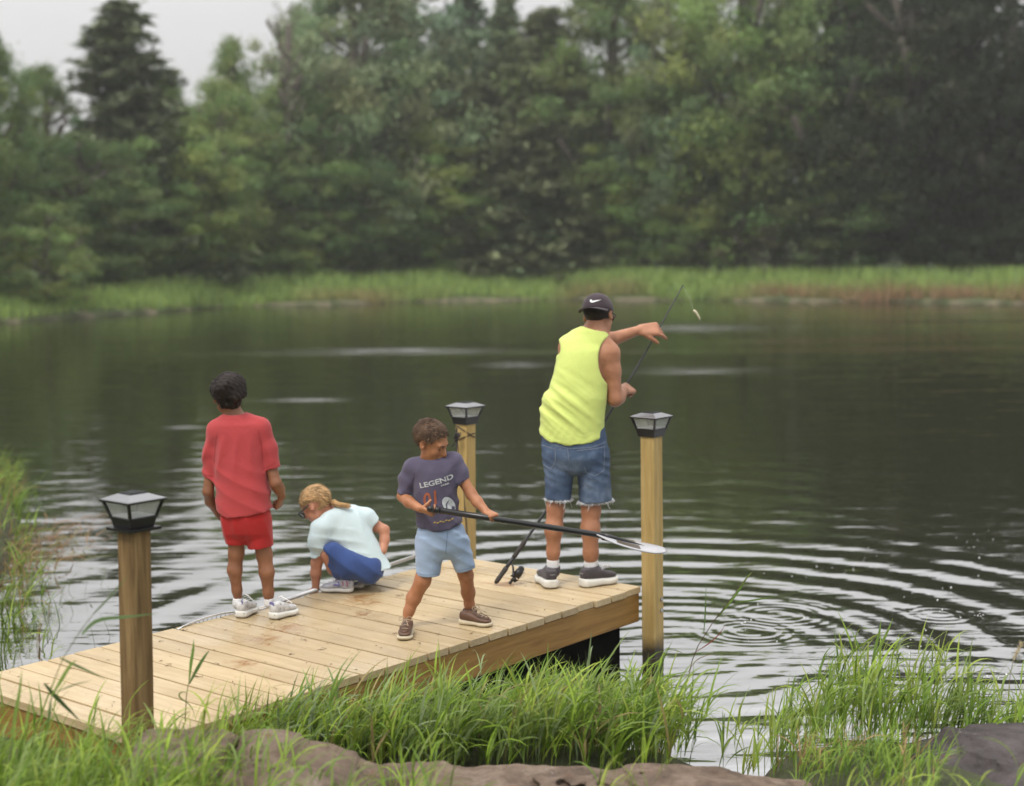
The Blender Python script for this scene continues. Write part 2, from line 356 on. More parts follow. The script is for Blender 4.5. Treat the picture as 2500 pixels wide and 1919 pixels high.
def tree(name, kind, var, mat_, u, vtop, Y, wpx, label, group=None):
    key = (kind, var, mat_)
    if key not in PROTO:
        a, c = make_tree(kind, hash_[kind]*10+var); a.materials.append(BARK); c.materials.append(LM[mat_]); PROTO[key] = (a, c)
    a, c = PROTO[key]
    for _ in range(4):
        p = W(u, 700, Y); Y = max(Y, float(far_y(p[0]))+(1.0 if name == 'willow_shrub' else 7.5))
    p = W(u, 700, Y); zb = float(ground_z(np.array([p[0]]), np.array([Y]))[0])-.05
    h = W(u, vtop, Y)[2]-zb; wid = wpx*Y/FPX
    nat = {'broad': .66, 'column': .44, 'bush': 1.0, 'spruce': .36, 'pine': .42, 'snag': .3}[kind]
    o = root(name, (p[0], Y, zb), label, 'tree' if kind != 'bush' else 'shrub', group)
    sxy = wid/nat; o.scale = (sxy, sxy, h); o.rotation_euler = (0, 0, (u*.37+vtop*.11) % 6.28)
    link('trunk', a, o); link('crown', c, o)
    return o
hash_ = {'broad': 3, 'column': 5, 'bush': 7, 'spruce': 11, 'pine': 13, 'snag': 17}
G1, G2, G3 = 'trees in the wood across the pond', 'shrubs on the far bank', 'trees deep in the wood'
TREES = [
 ('broadleaf_tree', 'broad', 0, 'dark', 10, 95, 60, 190, 'dark green broadleaf tree rising at the left edge of the photo'),
 ('broadleaf_tree', 'broad', 1, 'mid', 125, 170, 66, 230, 'mid green rounded tree just left of the tall spiky spruce'),
 ('spruce_tree', 'spruce', 0, 'spruce', 312, -12, 67, 580, 'tall dark spruce with a spiky top standing alone against the sky'),
 ('broadleaf_tree', 'column', 0, 'lime', 582, 98, 78, 165, 'pale green columnar treetop rising right of the tall spruce'),
 ('broadleaf_tree', 'broad', 1, 'lime', 545, 205, 71, 330, 'light yellow green full tree beside the tall spruce'),
 ('broadleaf_tree', 'broad', 2, 'mid', 420, 190, 76, 190, 'thin topped tree close against the right side of the tall spruce'),
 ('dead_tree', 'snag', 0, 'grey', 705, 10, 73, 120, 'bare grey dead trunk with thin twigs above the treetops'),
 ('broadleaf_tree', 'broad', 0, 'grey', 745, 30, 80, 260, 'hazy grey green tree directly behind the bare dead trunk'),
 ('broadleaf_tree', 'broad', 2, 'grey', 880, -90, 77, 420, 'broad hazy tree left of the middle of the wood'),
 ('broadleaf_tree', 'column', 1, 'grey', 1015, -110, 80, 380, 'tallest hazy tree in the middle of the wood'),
 ('pine_tree', 'pine', 0, 'pine', 1135, -40, 84, 320, 'narrow pine with sky gaps left of the dark central spruce'),
 ('spruce_tree', 'spruce', 1, 'pine', 1238, -30, 82, 300, 'slim pale conifer next to the sky gap in the middle'),
 ('spruce_tree', 'spruce', 0, 'spruce', 1335, 10, 74, 480, 'dark pointed spruce right of the central sky gap'),
 ('broadleaf_tree', 'broad', 2, 'dark', 1490, -60, 78, 380, 'large round dark tree right of the central spruce'),
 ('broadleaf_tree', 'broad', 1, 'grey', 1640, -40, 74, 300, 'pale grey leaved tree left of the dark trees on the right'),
 ('broadleaf_tree', 'broad', 0, 'mid', 1800, -130, 66, 420, 'big green tree left of the darkest trees on the right'),
 ('broadleaf_tree', 'broad', 2, 'dark', 2010, -150, 63, 460, 'towering dark green tree reaching above the top right of the photo'),
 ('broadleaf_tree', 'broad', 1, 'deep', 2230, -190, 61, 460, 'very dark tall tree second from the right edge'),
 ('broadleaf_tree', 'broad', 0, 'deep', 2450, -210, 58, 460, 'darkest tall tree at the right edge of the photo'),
 ('broadleaf_tree', 'broad', 2, 'dark', 300, 360, 63, 280, 'dark tree in front of the tall spruce trunk'),
 ('broadleaf_tree', 'broad', 1, 'dark', 200, 330, 61, 240, 'dark tree above the large round shrub on the left bank'),
 ('broadleaf_tree', 'broad', 0, 'mid', 455, 300, 67, 290, 'mid green tree below the light yellow green tree'),
 ('broadleaf_tree', 'broad', 1, 'mid', 640, 330, 69, 270, 'mid green tree below the bare dead trunk'),
 ('broadleaf_tree', 'column', 0, 'lime', 700, 205, 74, 200, 'soft light green tree at the foot of the bare dead trunk'),
 ('broadleaf_tree', 'broad', 2, 'mid', 790, 240, 72, 270, 'green tree in front of the broad hazy tree'),
 ('broadleaf_tree', 'broad', 0, 'dark', 905, 380, 73, 290, 'dark green tree left of the tallest hazy tree near the bank'),
 ('broadleaf_tree', 'broad', 1, 'mid', 1050, 300, 75, 300, 'green tree in front of the tallest hazy tree'),
 ('spruce_tree', 'spruce', 1, 'spruce', 1175, 190, 75, 420, 'dark conifer above the bright sapling'),
 ('spruce_tree', 'spruce', 0, 'pine', 1275, 330, 74, 400, 'low dark conifer right of the bright sapling'),
 ('broadleaf_tree', 'broad', 2, 'dark', 1410, 310, 74, 300, 'dark tree standing above the man with the rod'),
 ('broadleaf_tree', 'broad', 0, 'mid', 1575, 330, 72, 300, 'green tree below the pale grey leaved tree'),
 ('broadleaf_tree', 'broad', 1, 'lime', 1720, 430, 69, 270, 'low yellow green tree above the rod tip'),
 ('broadleaf_tree', 'bush', 1, 'brush', 1885, 500, 66, 330, 'olive brown brushy tree with dead twigs on the right bank'),
 ('broadleaf_tree', 'broad', 2, 'dark', 2060, 380, 63, 330, 'dark low tree right of the brown brush'),
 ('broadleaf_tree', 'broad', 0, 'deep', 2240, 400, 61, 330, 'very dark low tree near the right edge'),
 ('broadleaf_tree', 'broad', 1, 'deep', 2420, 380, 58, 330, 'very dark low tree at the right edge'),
]
for k, a in enumerate(TREES): tree(*a[:8], a[8], G1)
DEEP = ['dark tree deep in the wood '+q for q in ('behind the rounded tree at the far left', 'behind the tall spiky spruce', 'behind the light yellow green tree', 'behind the bare dead trunk', 'behind the broad hazy tree', 'left of the tallest hazy tree', 'right of the tallest hazy tree', 'behind the slim pale conifer', 'behind the dark pointed spruce', 'right of the large round dark tree', 'behind the pale grey leaved tree', 'behind the big green tree', 'behind the towering dark tree', 'near the right edge of the photo')]
for k, (u, vt, wp) in enumerate([(60, 330, 300), (330, 300, 300), (520, 260, 300), (650, 300, 300), (820, 200, 300), (950, 160, 300), (1110, 200, 300), (1260, 200, 300), (1400, 160, 300), (1560, 180, 300), (1700, 120, 300), (1900, 40, 350), (2120, -40, 380), (2330, -60, 380)]):
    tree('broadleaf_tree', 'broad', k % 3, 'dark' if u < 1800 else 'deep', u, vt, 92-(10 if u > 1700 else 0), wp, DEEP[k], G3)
OUT = {(-210, -20): 'tall dark tree just outside the left edge of the photo', (-420, -60): 'tall green tree well outside the left edge of the photo', (2720, -160): 'tall dark tree just outside the right edge of the photo', (2980, -170): 'tall green tree well outside the right edge of the photo', (-640, -40): 'dark tree farthest out beyond the left edge', (-560, 120): 'lower green tree beyond the left edge', (2640, 60): 'dark tree behind the one just outside the right edge', (2860, 40): 'dark tree farthest back beyond the right edge'}
for u, vt, Y, wp, mt in [(-210, -20, 52, 420, 'dark'), (-420, -60, 46, 420, 'mid'), (2720, -160, 54, 480, 'deep'), (2980, -170, 48, 480, 'dark'), (-640, -40, 44, 430, 'dark'), (-560, 120, 58, 420, 'mid'), (2640, 60, 70, 420, 'deep'), (2860, 40, 66, 420, 'deep')]:
    tree('broadleaf_tree', 'broad', 1, mt, u, vt, Y, wp, OUT[(u, vt)], G3)
tree('willow_shrub', 'bush', 0, 'lime', 112, 505, 52.5, 285, 'large round green willow shrub at the left end of the far bank', G2)
tree('willow_shrub', 'bush', 1, 'lime', -20, 560, 54, 200, 'green shrub half hidden behind the round willow at the left edge', G2)
tree('sapling', 'bush', 2, 'sap', 1212, 610, 73, 130, 'bright yellow green sapling spreading above the far reeds', G2)
tree('low_shrub', 'bush', 1, 'grey', 1405, 640, 73, 150, 'pale green low shrub behind the cap of the man', G2)
tree('low_shrub', 'bush', 0, 'mid', 1800, 655, 69, 140, 'small green shrub behind the far reeds right of the rod tip', G2)
tree('low_shrub', 'bush', 2, 'mid', 820, 600, 74, 200, 'green shrub low behind the far reeds left of the sapling', G2)
tree('low_shrub', 'bush', 0, 'dark', 480, 590, 67, 240, 'dark low shrub behind the reeds right of the round willow', G2)

# reeds along the far bank: nobody could count them
def blades(P, h, w, bend, r, tint, segs=4, az=None, fold=0.0, twist=0.0):
    n = len(P); az = r.uniform(0, 6.28, n) if az is None else az
    d = np.stack([np.cos(az), np.sin(az), 0*az], -1); s = np.linspace(0, 1, segs+1)
    sa = az+math.pi/2+r.normal(size=n)*.5; side0 = np.stack([np.cos(sa), np.sin(sa), 0*sa], -1)
    V = []; Cc = []
    for q in s:
        th = bend*q
        x = np.where(np.abs(bend) > 1e-3, (1-np.cos(th))/np.maximum(bend, 1e-3), 0)*h; z = np.where(np.abs(bend) > 1e-3, np.sin(th)/np.maximum(bend, 1e-3), q)*h
        c = P+d*x[:, None]; c[:, 2] = P[:, 2]+z
        ww = (w*np.minimum(1, (1-q)*1.7+.02)*min(1, .5+q*2.0))[:, None]
        sd_ = side0+np.array((0, 0, 1))*(twist*q)
        nrm = np.cross(d, side0)
        V += [c-sd_*ww*.5, c-np.array((0, 0, 1))*ww*fold, c+sd_*ww*.5]
        Cc += [tint, tint, tint]
    V = np.stack(V, 1); Cc = np.stack(Cc, 1); K = V.shape[1]
    f = []
    for k in range(segs):
        a = 3*k; f += [(a, a+1, a+4, a+3), (a+1, a+2, a+5, a+4)]
    F = (np.array(f)[None]+(np.arange(n)*K)[:, None, None]).reshape(-1, 4)
    return V.reshape(-1, 3), F, Cc.reshape(-1, 3)
def grassmat(name, rough=.5, trans=.35, spec=.28):
    m, t, b = base(name); at = N(t, 'ShaderNodeAttribute', attribute_name='tint'); c = at.outputs['Color']
    v = coords(t); c = mixc(t, 1.0, c, ramp(t, noise(t, v, 9, 3), [(.3, (.8, .82, .8)), (.7, (1.15, 1.12, 1.1))]), 'MULTIPLY')
    t.links.new(c, b.inputs['Base Color']); b.inputs['Roughness'].default_value = rough; b.inputs['Specular IOR Level'].default_value = spec
    tr = N(t, 'ShaderNodeBsdfTranslucent'); t.links.new(c, tr.inputs[0]); ms = N(t, 'ShaderNodeMixShader'); ms.inputs[0].default_value = trans
    t.links.new(b.outputs[0], ms.inputs[1]); t.links.new(tr.outputs[0], ms.inputs[2]); t.links.new(ms.outputs[0], t.nodes['Material Output'].inputs[0])
    return m
GM = grassmat('grass_blade')
r = np.random.default_rng(3)
n = 30000
x = r.uniform(-34, 34, n); dpt = r.random(n)**1.2*6.0; y = far_y(x)+dpt*.9+.15+.4*np.sin(x*2.3)
P = np.stack([x, y, ground_z(x, y)], -1)
patch = npnoise(np.stack([x, 0*x, 0*x], -1), 5, .5, 3)
hh = (.47+.12*dpt)*r.uniform(.7, 1.25, n)*(1+.35*npnoise(np.stack([x, y*0, y*0], -1), 8, .8, 3)); hh = np.clip(hh, .25, 1.15)
g1 = np.array((.40, .53, .15)); g2 = np.array((.28, .41, .13)); br = np.array((.42, .27, .16))
k1 = np.clip((dpt-.4)/1.8, 0, 1)[:, None]; tint = np.where(r.random(n)[:, None] < .5, g1, g2)*r.uniform(.75, 1.25, (n, 1))
bmix = ((1-k1)*np.clip(patch*1.1+.35, 0, 1)[:, None]); tint = tint*(1-bmix)+br*r.uniform(.7, 1.2, (n, 1))*bmix
v, f, cc = blades(P, hh, np.full(n, .055)*r.uniform(.6, 1.4, n), r.uniform(.1, .9, n), r, tint, 3)
o = link('reeds', meshdata('reeds', v, f, GM, True, cc)); tag(o, 'band of green and brown reeds along the far bank', 'reeds', kind='stuff')

# ================================================================== dock
YAW = 0.68904; DD = np.array((-math.sin(YAW), -math.cos(YAW), 0)); DNV = np.array((-math.cos(YAW), math.sin(YAW), 0)); UP = np.array((0, 0, 1.))
P0 = np.array((.70678, 8.06814, 0)); DW = 1.3163
def DK(a, w, z=0.): return P0+DD*a+DNV*w+UP*z
def woodmat(name, lo, mid, hi, rough=.65, along=0, wet=False, knots=True, objr=.12, stain=None):
    m, t, b = base(name)
    sc = [14, 14, 14]; sc[along] = .9
    oi = N(t, 'ShaderNodeObjectInfo'); a = N(t, 'ShaderNodeTexCoord')
    ad = N(t, 'ShaderNodeVectorMath', operation='ADD'); t.links.new(a.outputs['Object'], ad.inputs[0])
    rv = N(t, 'ShaderNodeVectorMath', operation='SCALE'); rv.inputs[0].default_value = (13.7, 7.3, 3.1); t.links.new(oi.outputs['Random'], rv.inputs['Scale']); t.links.new(rv.outputs[0], ad.inputs[1])
    p = N(t, 'ShaderNodeMapping'); p.inputs['Scale'].default_value = sc; t.links.new(ad.outputs[0], p.inputs[0])
    g = noise(t, p.outputs[0], 2.2, 8, .62, .6)
    c = ramp(t, g, [(.28, lo), (.5, mid), (.72, hi)])
    gf_ = noise(t, p.outputs[0], 9, 4, .6)
    c = mixc(t, .35, c, mixc(t, 1, c, ramp(t, gf_, [(.35, (.72, .68, .6)), (.6, (1.08, 1.06, 1.02))]), 'MULTIPLY'))
    if knots:
        vo = N(t, 'ShaderNodeTexVoronoi'); p2 = N(t, 'ShaderNodeMapping'); s2 = [5, 5, 5]; s2[along] = 1.5; p2.inputs['Scale'].default_value = s2
        t.links.new(ad.outputs[0], p2.inputs[0]); t.links.new(p2.outputs[0], vo.inputs['Vector']); vo.inputs['Scale'].default_value = 1.0
        kn = ramp(t, vo.outputs['Distance'], [(.05, (.45, .33, .22)), (.16, (1, 1, 1))])
        c = mixc(t, .8, c, kn, 'MULTIPLY')
    rnd = ramp(t, oi.outputs['Random'], [(0, (1-objr, 1-objr*1.1, 1-objr*1.3)), (1, (1+objr*.6, 1+objr*.55, 1+objr*.4))])
    c = mixc(t, 1, c, rnd, 'MULTIPLY')
    gpos = N(t, 'ShaderNodeNewGeometry').outputs['Position']
    b.inputs['Roughness'].default_value = rough
    if wet:
        d1 = noise(t, gpos, 2.1, 5, .62, .5)
        spots = []
        for (cu, cv, rad) in ((880, 1465, .30), (640, 1560, .22), (700, 1530, .26), (900, 1500, .2), (1240, 1425, .25), (600, 1620, .18), (1050, 1390, .3)):
            q = G(cu, cv, 0); vd = N(t, 'ShaderNodeVectorMath', operation='DISTANCE'); t.links.new(gpos, vd.inputs[0]); vd.inputs[1].default_value = tuple(q)
            e = N(t, 'ShaderNodeMapRange'); t.links.new(vd.outputs['Value'], e.inputs[0]); e.inputs[1].default_value = 0; e.inputs[2].default_value = rad*1.6; e.inputs[3].default_value = 1; e.inputs[4].default_value = 0
            spots.append(e.outputs[0])
        s = spots[0]
        for q in spots[1:]: s = math_(t, 'MAXIMUM', s, q)
        wetf = math_(t, 'ADD', math_(t, 'MULTIPLY', s, .55), math_(t, 'SUBTRACT', noise(t, gpos, 9, 6, .7, 1.0), .5))
        wm = ramp(t, wetf, [(.38, (0, 0, 0)), (.58, (1, 1, 1))])
        c = mixc(t, math_(t, 'MULTIPLY', wm, .85), c, mixc(t, 1, c, (.66, .44, .26), 'MULTIPLY'))
        spk = ramp(t, noise(t, gpos, 55, 3, .7), [(.66, (1, 1, 1)), (.76, (.35, .27, .2))])
        c = mixc(t, .55, c, spk, 'MULTIPLY')
        big = ramp(t, d1, [(.35, (.93, .9, .85)), (.65, (1.05, 1.05, 1.05))]); c = mixc(t, 1, c, big, 'MULTIPLY')
        damp = ramp(t, noise(t, gpos, 1.1, 4, .6), [(.40, (.55, .55, .55)), (.60, (.24, .24, .24))])
        rr = mixc(t, wm, damp, (.20, .20, .20)); t.links.new(rr, b.inputs['Roughness'])
    if stain:
        sep = N(t, 'ShaderNodeSeparateXYZ'); t.links.new(gpos, sep.inputs[0])
        e = N(t, 'ShaderNodeMapRange'); t.links.new(math_(t, 'ADD', sep.outputs[2], math_(t, 'MULTIPLY', noise(t, gpos, 12, 4), .12)), e.inputs[0]); e.inputs[1].default_value = -.20; e.inputs[2].default_value = -.30
        c = mixc(t, e.outputs[0], c, stain)
    t.links.new(c, b.inputs['Base Color']); b.inputs['Specular IOR Level'].default_value = .4
    bump(t, b, g, .35, .004)
    return m
PLANK = woodmat('new_pine_plank', (.42, .325, .195), (.50, .40, .25), (.57, .465, .31), .6, 0, True, False, objr=.17)
FASC = woodmat('treated_beam', (.19, .095, .022), (.29, .16, .042), (.36, .215, .07), .6, 0, False, True)
POSTN = woodmat('brown_post', (.075, .043, .016), (.19, .118, .048), (.32, .215, .10), .7, 2, False, True)
POSTY = woodmat('yellow_post', (.36, .245, .085), (.46, .33, .13), (.54, .40, .18), .6, 2, False, True, stain=(.035, .028, .016))
dock = root('wooden_dock', DK(1.8, DW/2, 0), 'new pale pine dock with plank deck and three square posts', 'dock')
near_a = float(np.dot(G(301, 1837)-P0, DD)); NPL = int(near_a/.145)
DO = origin(dock)
pm = []
for k in range(6):
    rk = np.random.default_rng(k)
    L = DW+rk.uniform(-.006, .006); mb = MB(); mb.box((0, 0, -.018), (L/2, 0, 0), (0, 0.0672+rk.uniform(-.0015, .001), 0), (0, 0, .018), .0022)
    pm.append(meshdata('plank', mb.v, mb.f, PLANK))
for k in range(NPL):
    o = link('plank', pm[(k*5) % 6], dock, tuple(DK(k*.145+.0725+rng.uniform(-.001, .001), DW/2-.004+rng.uniform(-.005, .005), rng.uniform(-.002, .0015))-DO))
    o.rotation_euler = (rng.uniform(-.004, .004), 0, math.pi-YAW+rng.uniform(-.0015, .0015))
def beam(name, a0, w0, a1, w1, z0, z1, th, m=FASC):
    p, q = DK(a0, w0), DK(a1, w1); L = np.linalg.norm(q-p); ax = (q-p)/L; ay = np.cross(UP, ax)
    mb = MB(); mb.box((0, 0, 0), (L/2, 0, 0), (0, th/2, 0), (0, 0, (z1-z0)/2), .003)
    o = link(name, meshdata(name, mb.v, mb.f, m), dock, tuple((p+q)/2+UP*(z0+z1)/2-DO)); o.rotation_euler = (0, 0, math.atan2(ax[1], ax[0])); return o
LEN = NPL*.145-.01
beam('rim_beam', .012, .024, LEN, .024, -.196, -.039, .038); beam('rim_beam', .012, DW-.03, LEN, DW-.03, -.196, -.039, .038)
beam('rim_beam', .032, .045, .032, DW-.05, -.195, -.040, .038); beam('rim_beam', LEN-.025, .045, LEN-.025, DW-.05, -.195, -.040, .038)
for w in (.36, .66, .96): beam('joist', .053, w, LEN-.046, w, -.194, -.041, .038)
FLOAT = simple('black_float_plastic', (.006, .006, .005), 1.0, .3, 12, .3, 30, .004, spec=.02)
for a0_, a1_ in ((.10, 1.30), (1.42, 2.55)):
    mb = MB(); mb.box(DK((a0_+a1_)/2, DW/2, -.41), DD*(a1_-a0_)/2, DNV*(DW/2-.06), UP*.205, .02); mb.build('float_drum', FLOAT, dock)
def post(pb, pt, m, name='post'):
    pb, pt = np.array(pb), np.array(pt); ax = (pt-pb)/np.linalg.norm(pt-pb); L = np.linalg.norm(pt-pb)
    h = .0445; mb = MB(); rows = 12; ring_ = []
    for k in range(rows+1):
        c = pb+ax*L*k/rows
        for (i, j) in ((-1, -.9), (-.9, -1), (.9, -1), (1, -.9), (1, .9), (.9, 1), (-.9, 1), (-1, .9)):
            ring_.append(c+DD*h*i+DNV*h*j+np.array((math.sin(k*1.7+i), math.cos(k*1.3+j), 0))*.0006)
    f = [(k*8+q, k*8+(q+1) % 8, (k+1)*8+(q+1) % 8, (k+1)*8+q) for k in range(rows) for q in range(8)]+[tuple(range(8))[::-1], tuple(rows*8+q for q in range(8))]
    mb.add(ring_, f); return mb.build(name, m, dock)
aN = 3.349; cN = DK(aN, -.05); cR = DK(-.0376, -.05); cM = DK(-.055, DW-.0)
def through(u0, v0, u1, v1, c, ztop_px, zb=-1.25):
    a, bq = W(u0, v0, c[1]), W(u1, v1, c[1]); s = (bq-a)/(bq[2]-a[2]); return a+s*(zb-a[2]), W(ztop_px[0], ztop_px[1], c[1])
LAMPS = []
for nm, c, (u0, v0, u1, v1), m_, lab in (('post', cN, (327, 1284, 336, 1747), POSTN, 'weathered brown post nearest the camera'), ('post', cR, (1590, 1062, 1593.5, 1500), POSTY, 'yellow post at the right far corner'), ('post', cM, (1136.5, 1032, 1138.5, 1352), POSTY, 'yellow post with a rope at the far left corner')):
    pb, pt = through(u0, v0, u1, v1, c, (u0, v0)); o = post(pb, pt, m_); o['label'] = lab; LAMPS.append((pt, pb, o))
METAL = simple('zinc_bolt', (.45, .45, .44), .35, .1, 40, .1, metal=.9)
for v_ in (1461, 1488):
    q = W(1611, v_, cR[1]); mb = MB(); c2 = DK(-.0376, -.05, q[2])-DNV*.0445+DD*(-.018); mb.tube([c2, c2-DNV*.008], .011, 10); mb.build('bolt', METAL, dock)

# post lamps
BLK = simple('black_plastic', (.012, .011, .012), .32, .2, 20, .05, 200, .001)
ROOF = simple('glossy_black_roof', (.05, .05, .055), .16, .2, 18, .04, 90, .001, spec=1.0); ROOF.node_tree.nodes['Principled BSDF'].inputs['IOR'].default_value = 2.3
SOLAR = simple('solar_panel', (.03, .032, .04), .12, .2, 40, 0, spec=1.0); SOLAR.node_tree.nodes['Principled BSDF'].inputs['IOR'].default_value = 2.0
PAN = simple('white_reflector_pan', (.72, .73, .74), .3, .08, 20, .1, 60, .002)
m, t, b = base('clear_pane'); b.inputs['Base Color'].default_value = (.80, .82, .80, 1); v = coords(t); b.inputs['Roughness'].default_value = .12
tp = N(t, 'ShaderNodeBsdfTransparent'); ms = N(t, 'ShaderNodeMixShader'); t.links.new(ramp(t, noise(t, v, 30, 5, .7), [(.35, (.16, .16, .16)), (.75, (.34, .34, .34))]), ms.inputs[0])
t.links.new(tp.outputs[0], ms.inputs[1]); t.links.new(b.outputs[0], ms.inputs[2]); t.links.new(ms.outputs[0], t.nodes['Material Output'].inputs[0]); PANE = m
def lamp(pt, flange, label):
    R = root('post_lamp', pt, label, 'lamp', 'solar lamps on the dock posts')
    e1, e2 = DD, DNV; P = np.array(pt)
    def frus(name, m, z0, h0, z1, h1, mid=None, par=R, cap=True):
        lv = [(z0, h0)]+([mid] if mid else [])+[(z1, h1)]; v = []
        for z, h in lv: v += [P+e1*h*i+e2*h*j+UP*z for i, j in ((-1, -1), (1, -1), (1, 1), (-1, 1))]
        f = [(k*4+q, k*4+(q+1) % 4, (k+1)*4+(q+1) % 4, (k+1)*4+q) for k in range(len(lv)-1) for q in range(4)]+[(3, 2, 1, 0), tuple((len(lv)-1)*4+q for q in range(4))]
        return part(name, par, v, f, m)
    if flange: frus('flange', BLK, -.012, .071, -.002, .0715)
    frus('base', BLK, -.001 if flange else -.006, .052, .033, .060)
    frus('base_lip', BLK, .0335, .0645, .0385, .0645)
    frus('reflector_pan', PAN, .039, .054, .0415, .056)
    z0, z1, h0, h1 = .039, .097, .0585, .0765
    for i, j in ((-1, -1), (1, -1), (1, 1), (-1, 1)):
        mb = MB(); a = P+e1*h0*i+e2*h0*j+UP*z0; c = P+e1*h1*i+e2*h1*j+UP*z1; mb.box((a+c)/2, (c-a)/2, e1*.0048, e2*.0048); mb.build('corner_bar', BLK, R)
    for (i, j) in ((1, 0), (-1, 0), (0, 1), (0, -1)):
        n_ = e1*i+e2*j; s = e2*abs(i)+e1*abs(j); k0, k1 = h0-.001, h1-.001
        q = [P+n_*k0-s*(k0-.006)+UP*z0, P+n_*k0+s*(k0-.006)+UP*z0, P+n_*k1+s*(k1-.007)+UP*z1, P+n_*k1-s*(k1-.007)+UP*z1]
        q2 = [x-n_*.002 for x in q]; part('pane', R, q+q2, [(0, 1, 2, 3), (7, 6, 5, 4), (0, 4, 5, 1), (1, 5, 6, 2), (2, 6, 7, 3), (3, 7, 4, 0)], PANE)
    rf = frus('roof', ROOF, .0985, .0865, .1235, .040, (.1055, .0845))
    frus('roof_rim', BLK, .0972, .0875, .1032, .0882)
    frus('solar_frame', BLK, .1236, .0365, .1285, .0345); frus('solar_panel', SOLAR, .1287, .031, .1300, .031)
    mb = MB(); mb.tube([P+UP*.097, P+UP*.078], [.008, .005], 10); mb.build('led', BLK, R)
    return R
lamp(LAMPS[0][0], True, 'black solar lamp with a base plate on the brown post nearest the camera')
lamp(LAMPS[1][0], False, 'black solar lamp on the right yellow post beside the man')
lamp(LAMPS[2][0], False, 'black solar lamp on the far yellow post behind the boy')

# rope on the far post
ROPE = simple('dark_cord', (.035, .03, .03), .8, .3, 40, .5, 200, .002)
pm_, pb_ = LAMPS[2][0], LAMPS[2][1]
mb = MB()
cxy = lambda z: (pb_+(pm_-pb_)*((z-pb_[2])/(pm_[2]-pb_[2])))
def loop(z0, tilt, ph):
    pts = []
    for k in range(25):
        t_ = 2*math.pi*k/24; c, s = math.cos(t_), math.sin(t_); kk = .048/max(abs(c), abs(s)); q = cxy(z0)+DD*c*min(kk, .058)+DNV*s*min(kk, .058); q = q+UP*tilt*math.sin(t_+ph); pts.append(q)
    mb.tube(pts, .0032, 6, False)
zk = W(1116, 1062, cM[1])[2]
loop(zk+.02, .035, .9); loop(zk-.01, .02, 3.6)
kn = W(1116, 1064, cM[1]-.075)
r = np.random.default_rng(4)
for k in range(5): mb.tube([kn+r.normal(size=3)*np.array((.010, .008, .018)) for _ in range(6)], .0045, 6)
mb.tube([kn, W(1109, 1085, cM[1]-.08), W(1104, 1090, cM[1]-.08)], .004, 6); mb.tube([kn, W(1114, 1110, cM[1]-.08), W(1115, 1125, cM[1]-.08)], .006, 6)
mb.tube([kn, W(1120, 1110, cM[1]-.072), W(1130, 1170, cM[1]-.07), W(1135, 1235, cM[1]-.068), W(1141, 1300, cM[1]-.068), W(1146, 1352, cM[1]-.068)], .0026, 6)
mb.tube([W(1133, 1185, cM[1]-.07), W(1134, 1240, cM[1]-.068), W(1137, 1290, cM[1]-.069), W(1139, 1330, cM[1]-.07)], .0022, 6)
c0 = kn; R = root('mooring_rope', kn, 'dark rope knotted round the far post with loose ends hanging down', 'rope'); mb.build('rope_strand', ROPE, R, True)

# landing net along the far edge
ALU = simple('brushed_aluminium', (.62, .62, .61), .33, .12, 30, .08, 150, .001, metal=.75)
NETM = simple('net_mesh', (.12, .15, .13), .7)
wE = DW
h0 = DK(2.38, wE-.0, .045); h1 = DK(.10, wE+.05, .15)
hd = [W(615, 1497, 0*0+h0[1])]
p_l = W(690, 1468, DK(1.45, DW+.02, 0)[1]); p_r = W(1050, 1346, DK(.27, DW+.08, 0)[1])
R = root('landing_net', p_l, 'aluminium landing net lying along the far edge of the dock behind the girl', 'fishing net')
mb = MB(); mb.tube([p_l, (p_l+p_r)/2+UP*.003, p_r], .011, 12); mb.build('handle', ALU, R, True)
mb = MB(); mb.tube([p_r+(p_l-p_r)*.0, p_r-(p_l-p_r)*.10], .014, 12); mb.build('grip', BLK, R, True)
hoop = [p_l]
for (u, v_) in ((665, 1479), (640, 1487), (612, 1491), (575, 1493), (540, 1498), (505, 1507), (472, 1519), (448, 1529), (432, 1537)):
    a_ = float(np.dot(G(u, v_, .02)-P0, DD)); hoop.append(W(u, v_, DK(a_, DW+.015, 0)[1]))
far_ = [hoop[-1]]
for k in range(1, 10):
    t_ = k/9; a_, b_ = hoop[-1], p_l; q = a_*(1-t_)+b_*t_; q = q+DNV*(.34*math.sin(math.pi*t_)**.7)+UP*(-.16*math.sin(math.pi*t_)); far_.append(q)
mb = MB(); mb.tube(hoop+far_[1:], .0055, 8, False); mb.build('hoop', ALU, R, True)
mb = MB(); HN = hoop[1:]
def at_line(L, s):
    k = min(int(s*(len(L)-1)), len(L)-2); f_ = s*(len(L)-1)-k; return L[k]*(1-f_)+L[k+1]*f_
for k in range(27):
    s = k/26; top = at_line(HN, s); bot = at_line(far_[::-1], s)
    for sh in (-1, 1):
        pts = []
        for q in range(9):
            f_ = q/8; x_ = top*(1-f_)+bot*f_+UP*(-.24*math.sin(math.pi*f_)*math.sin(math.pi*(.1+.8*s))); x_ = x_+(HN[-1]-HN[0])*.045*sh*f_*2; pts.append(x_)
        mb.tube(pts, .0011, 3, False)
mb.build('netting', NETM, R)

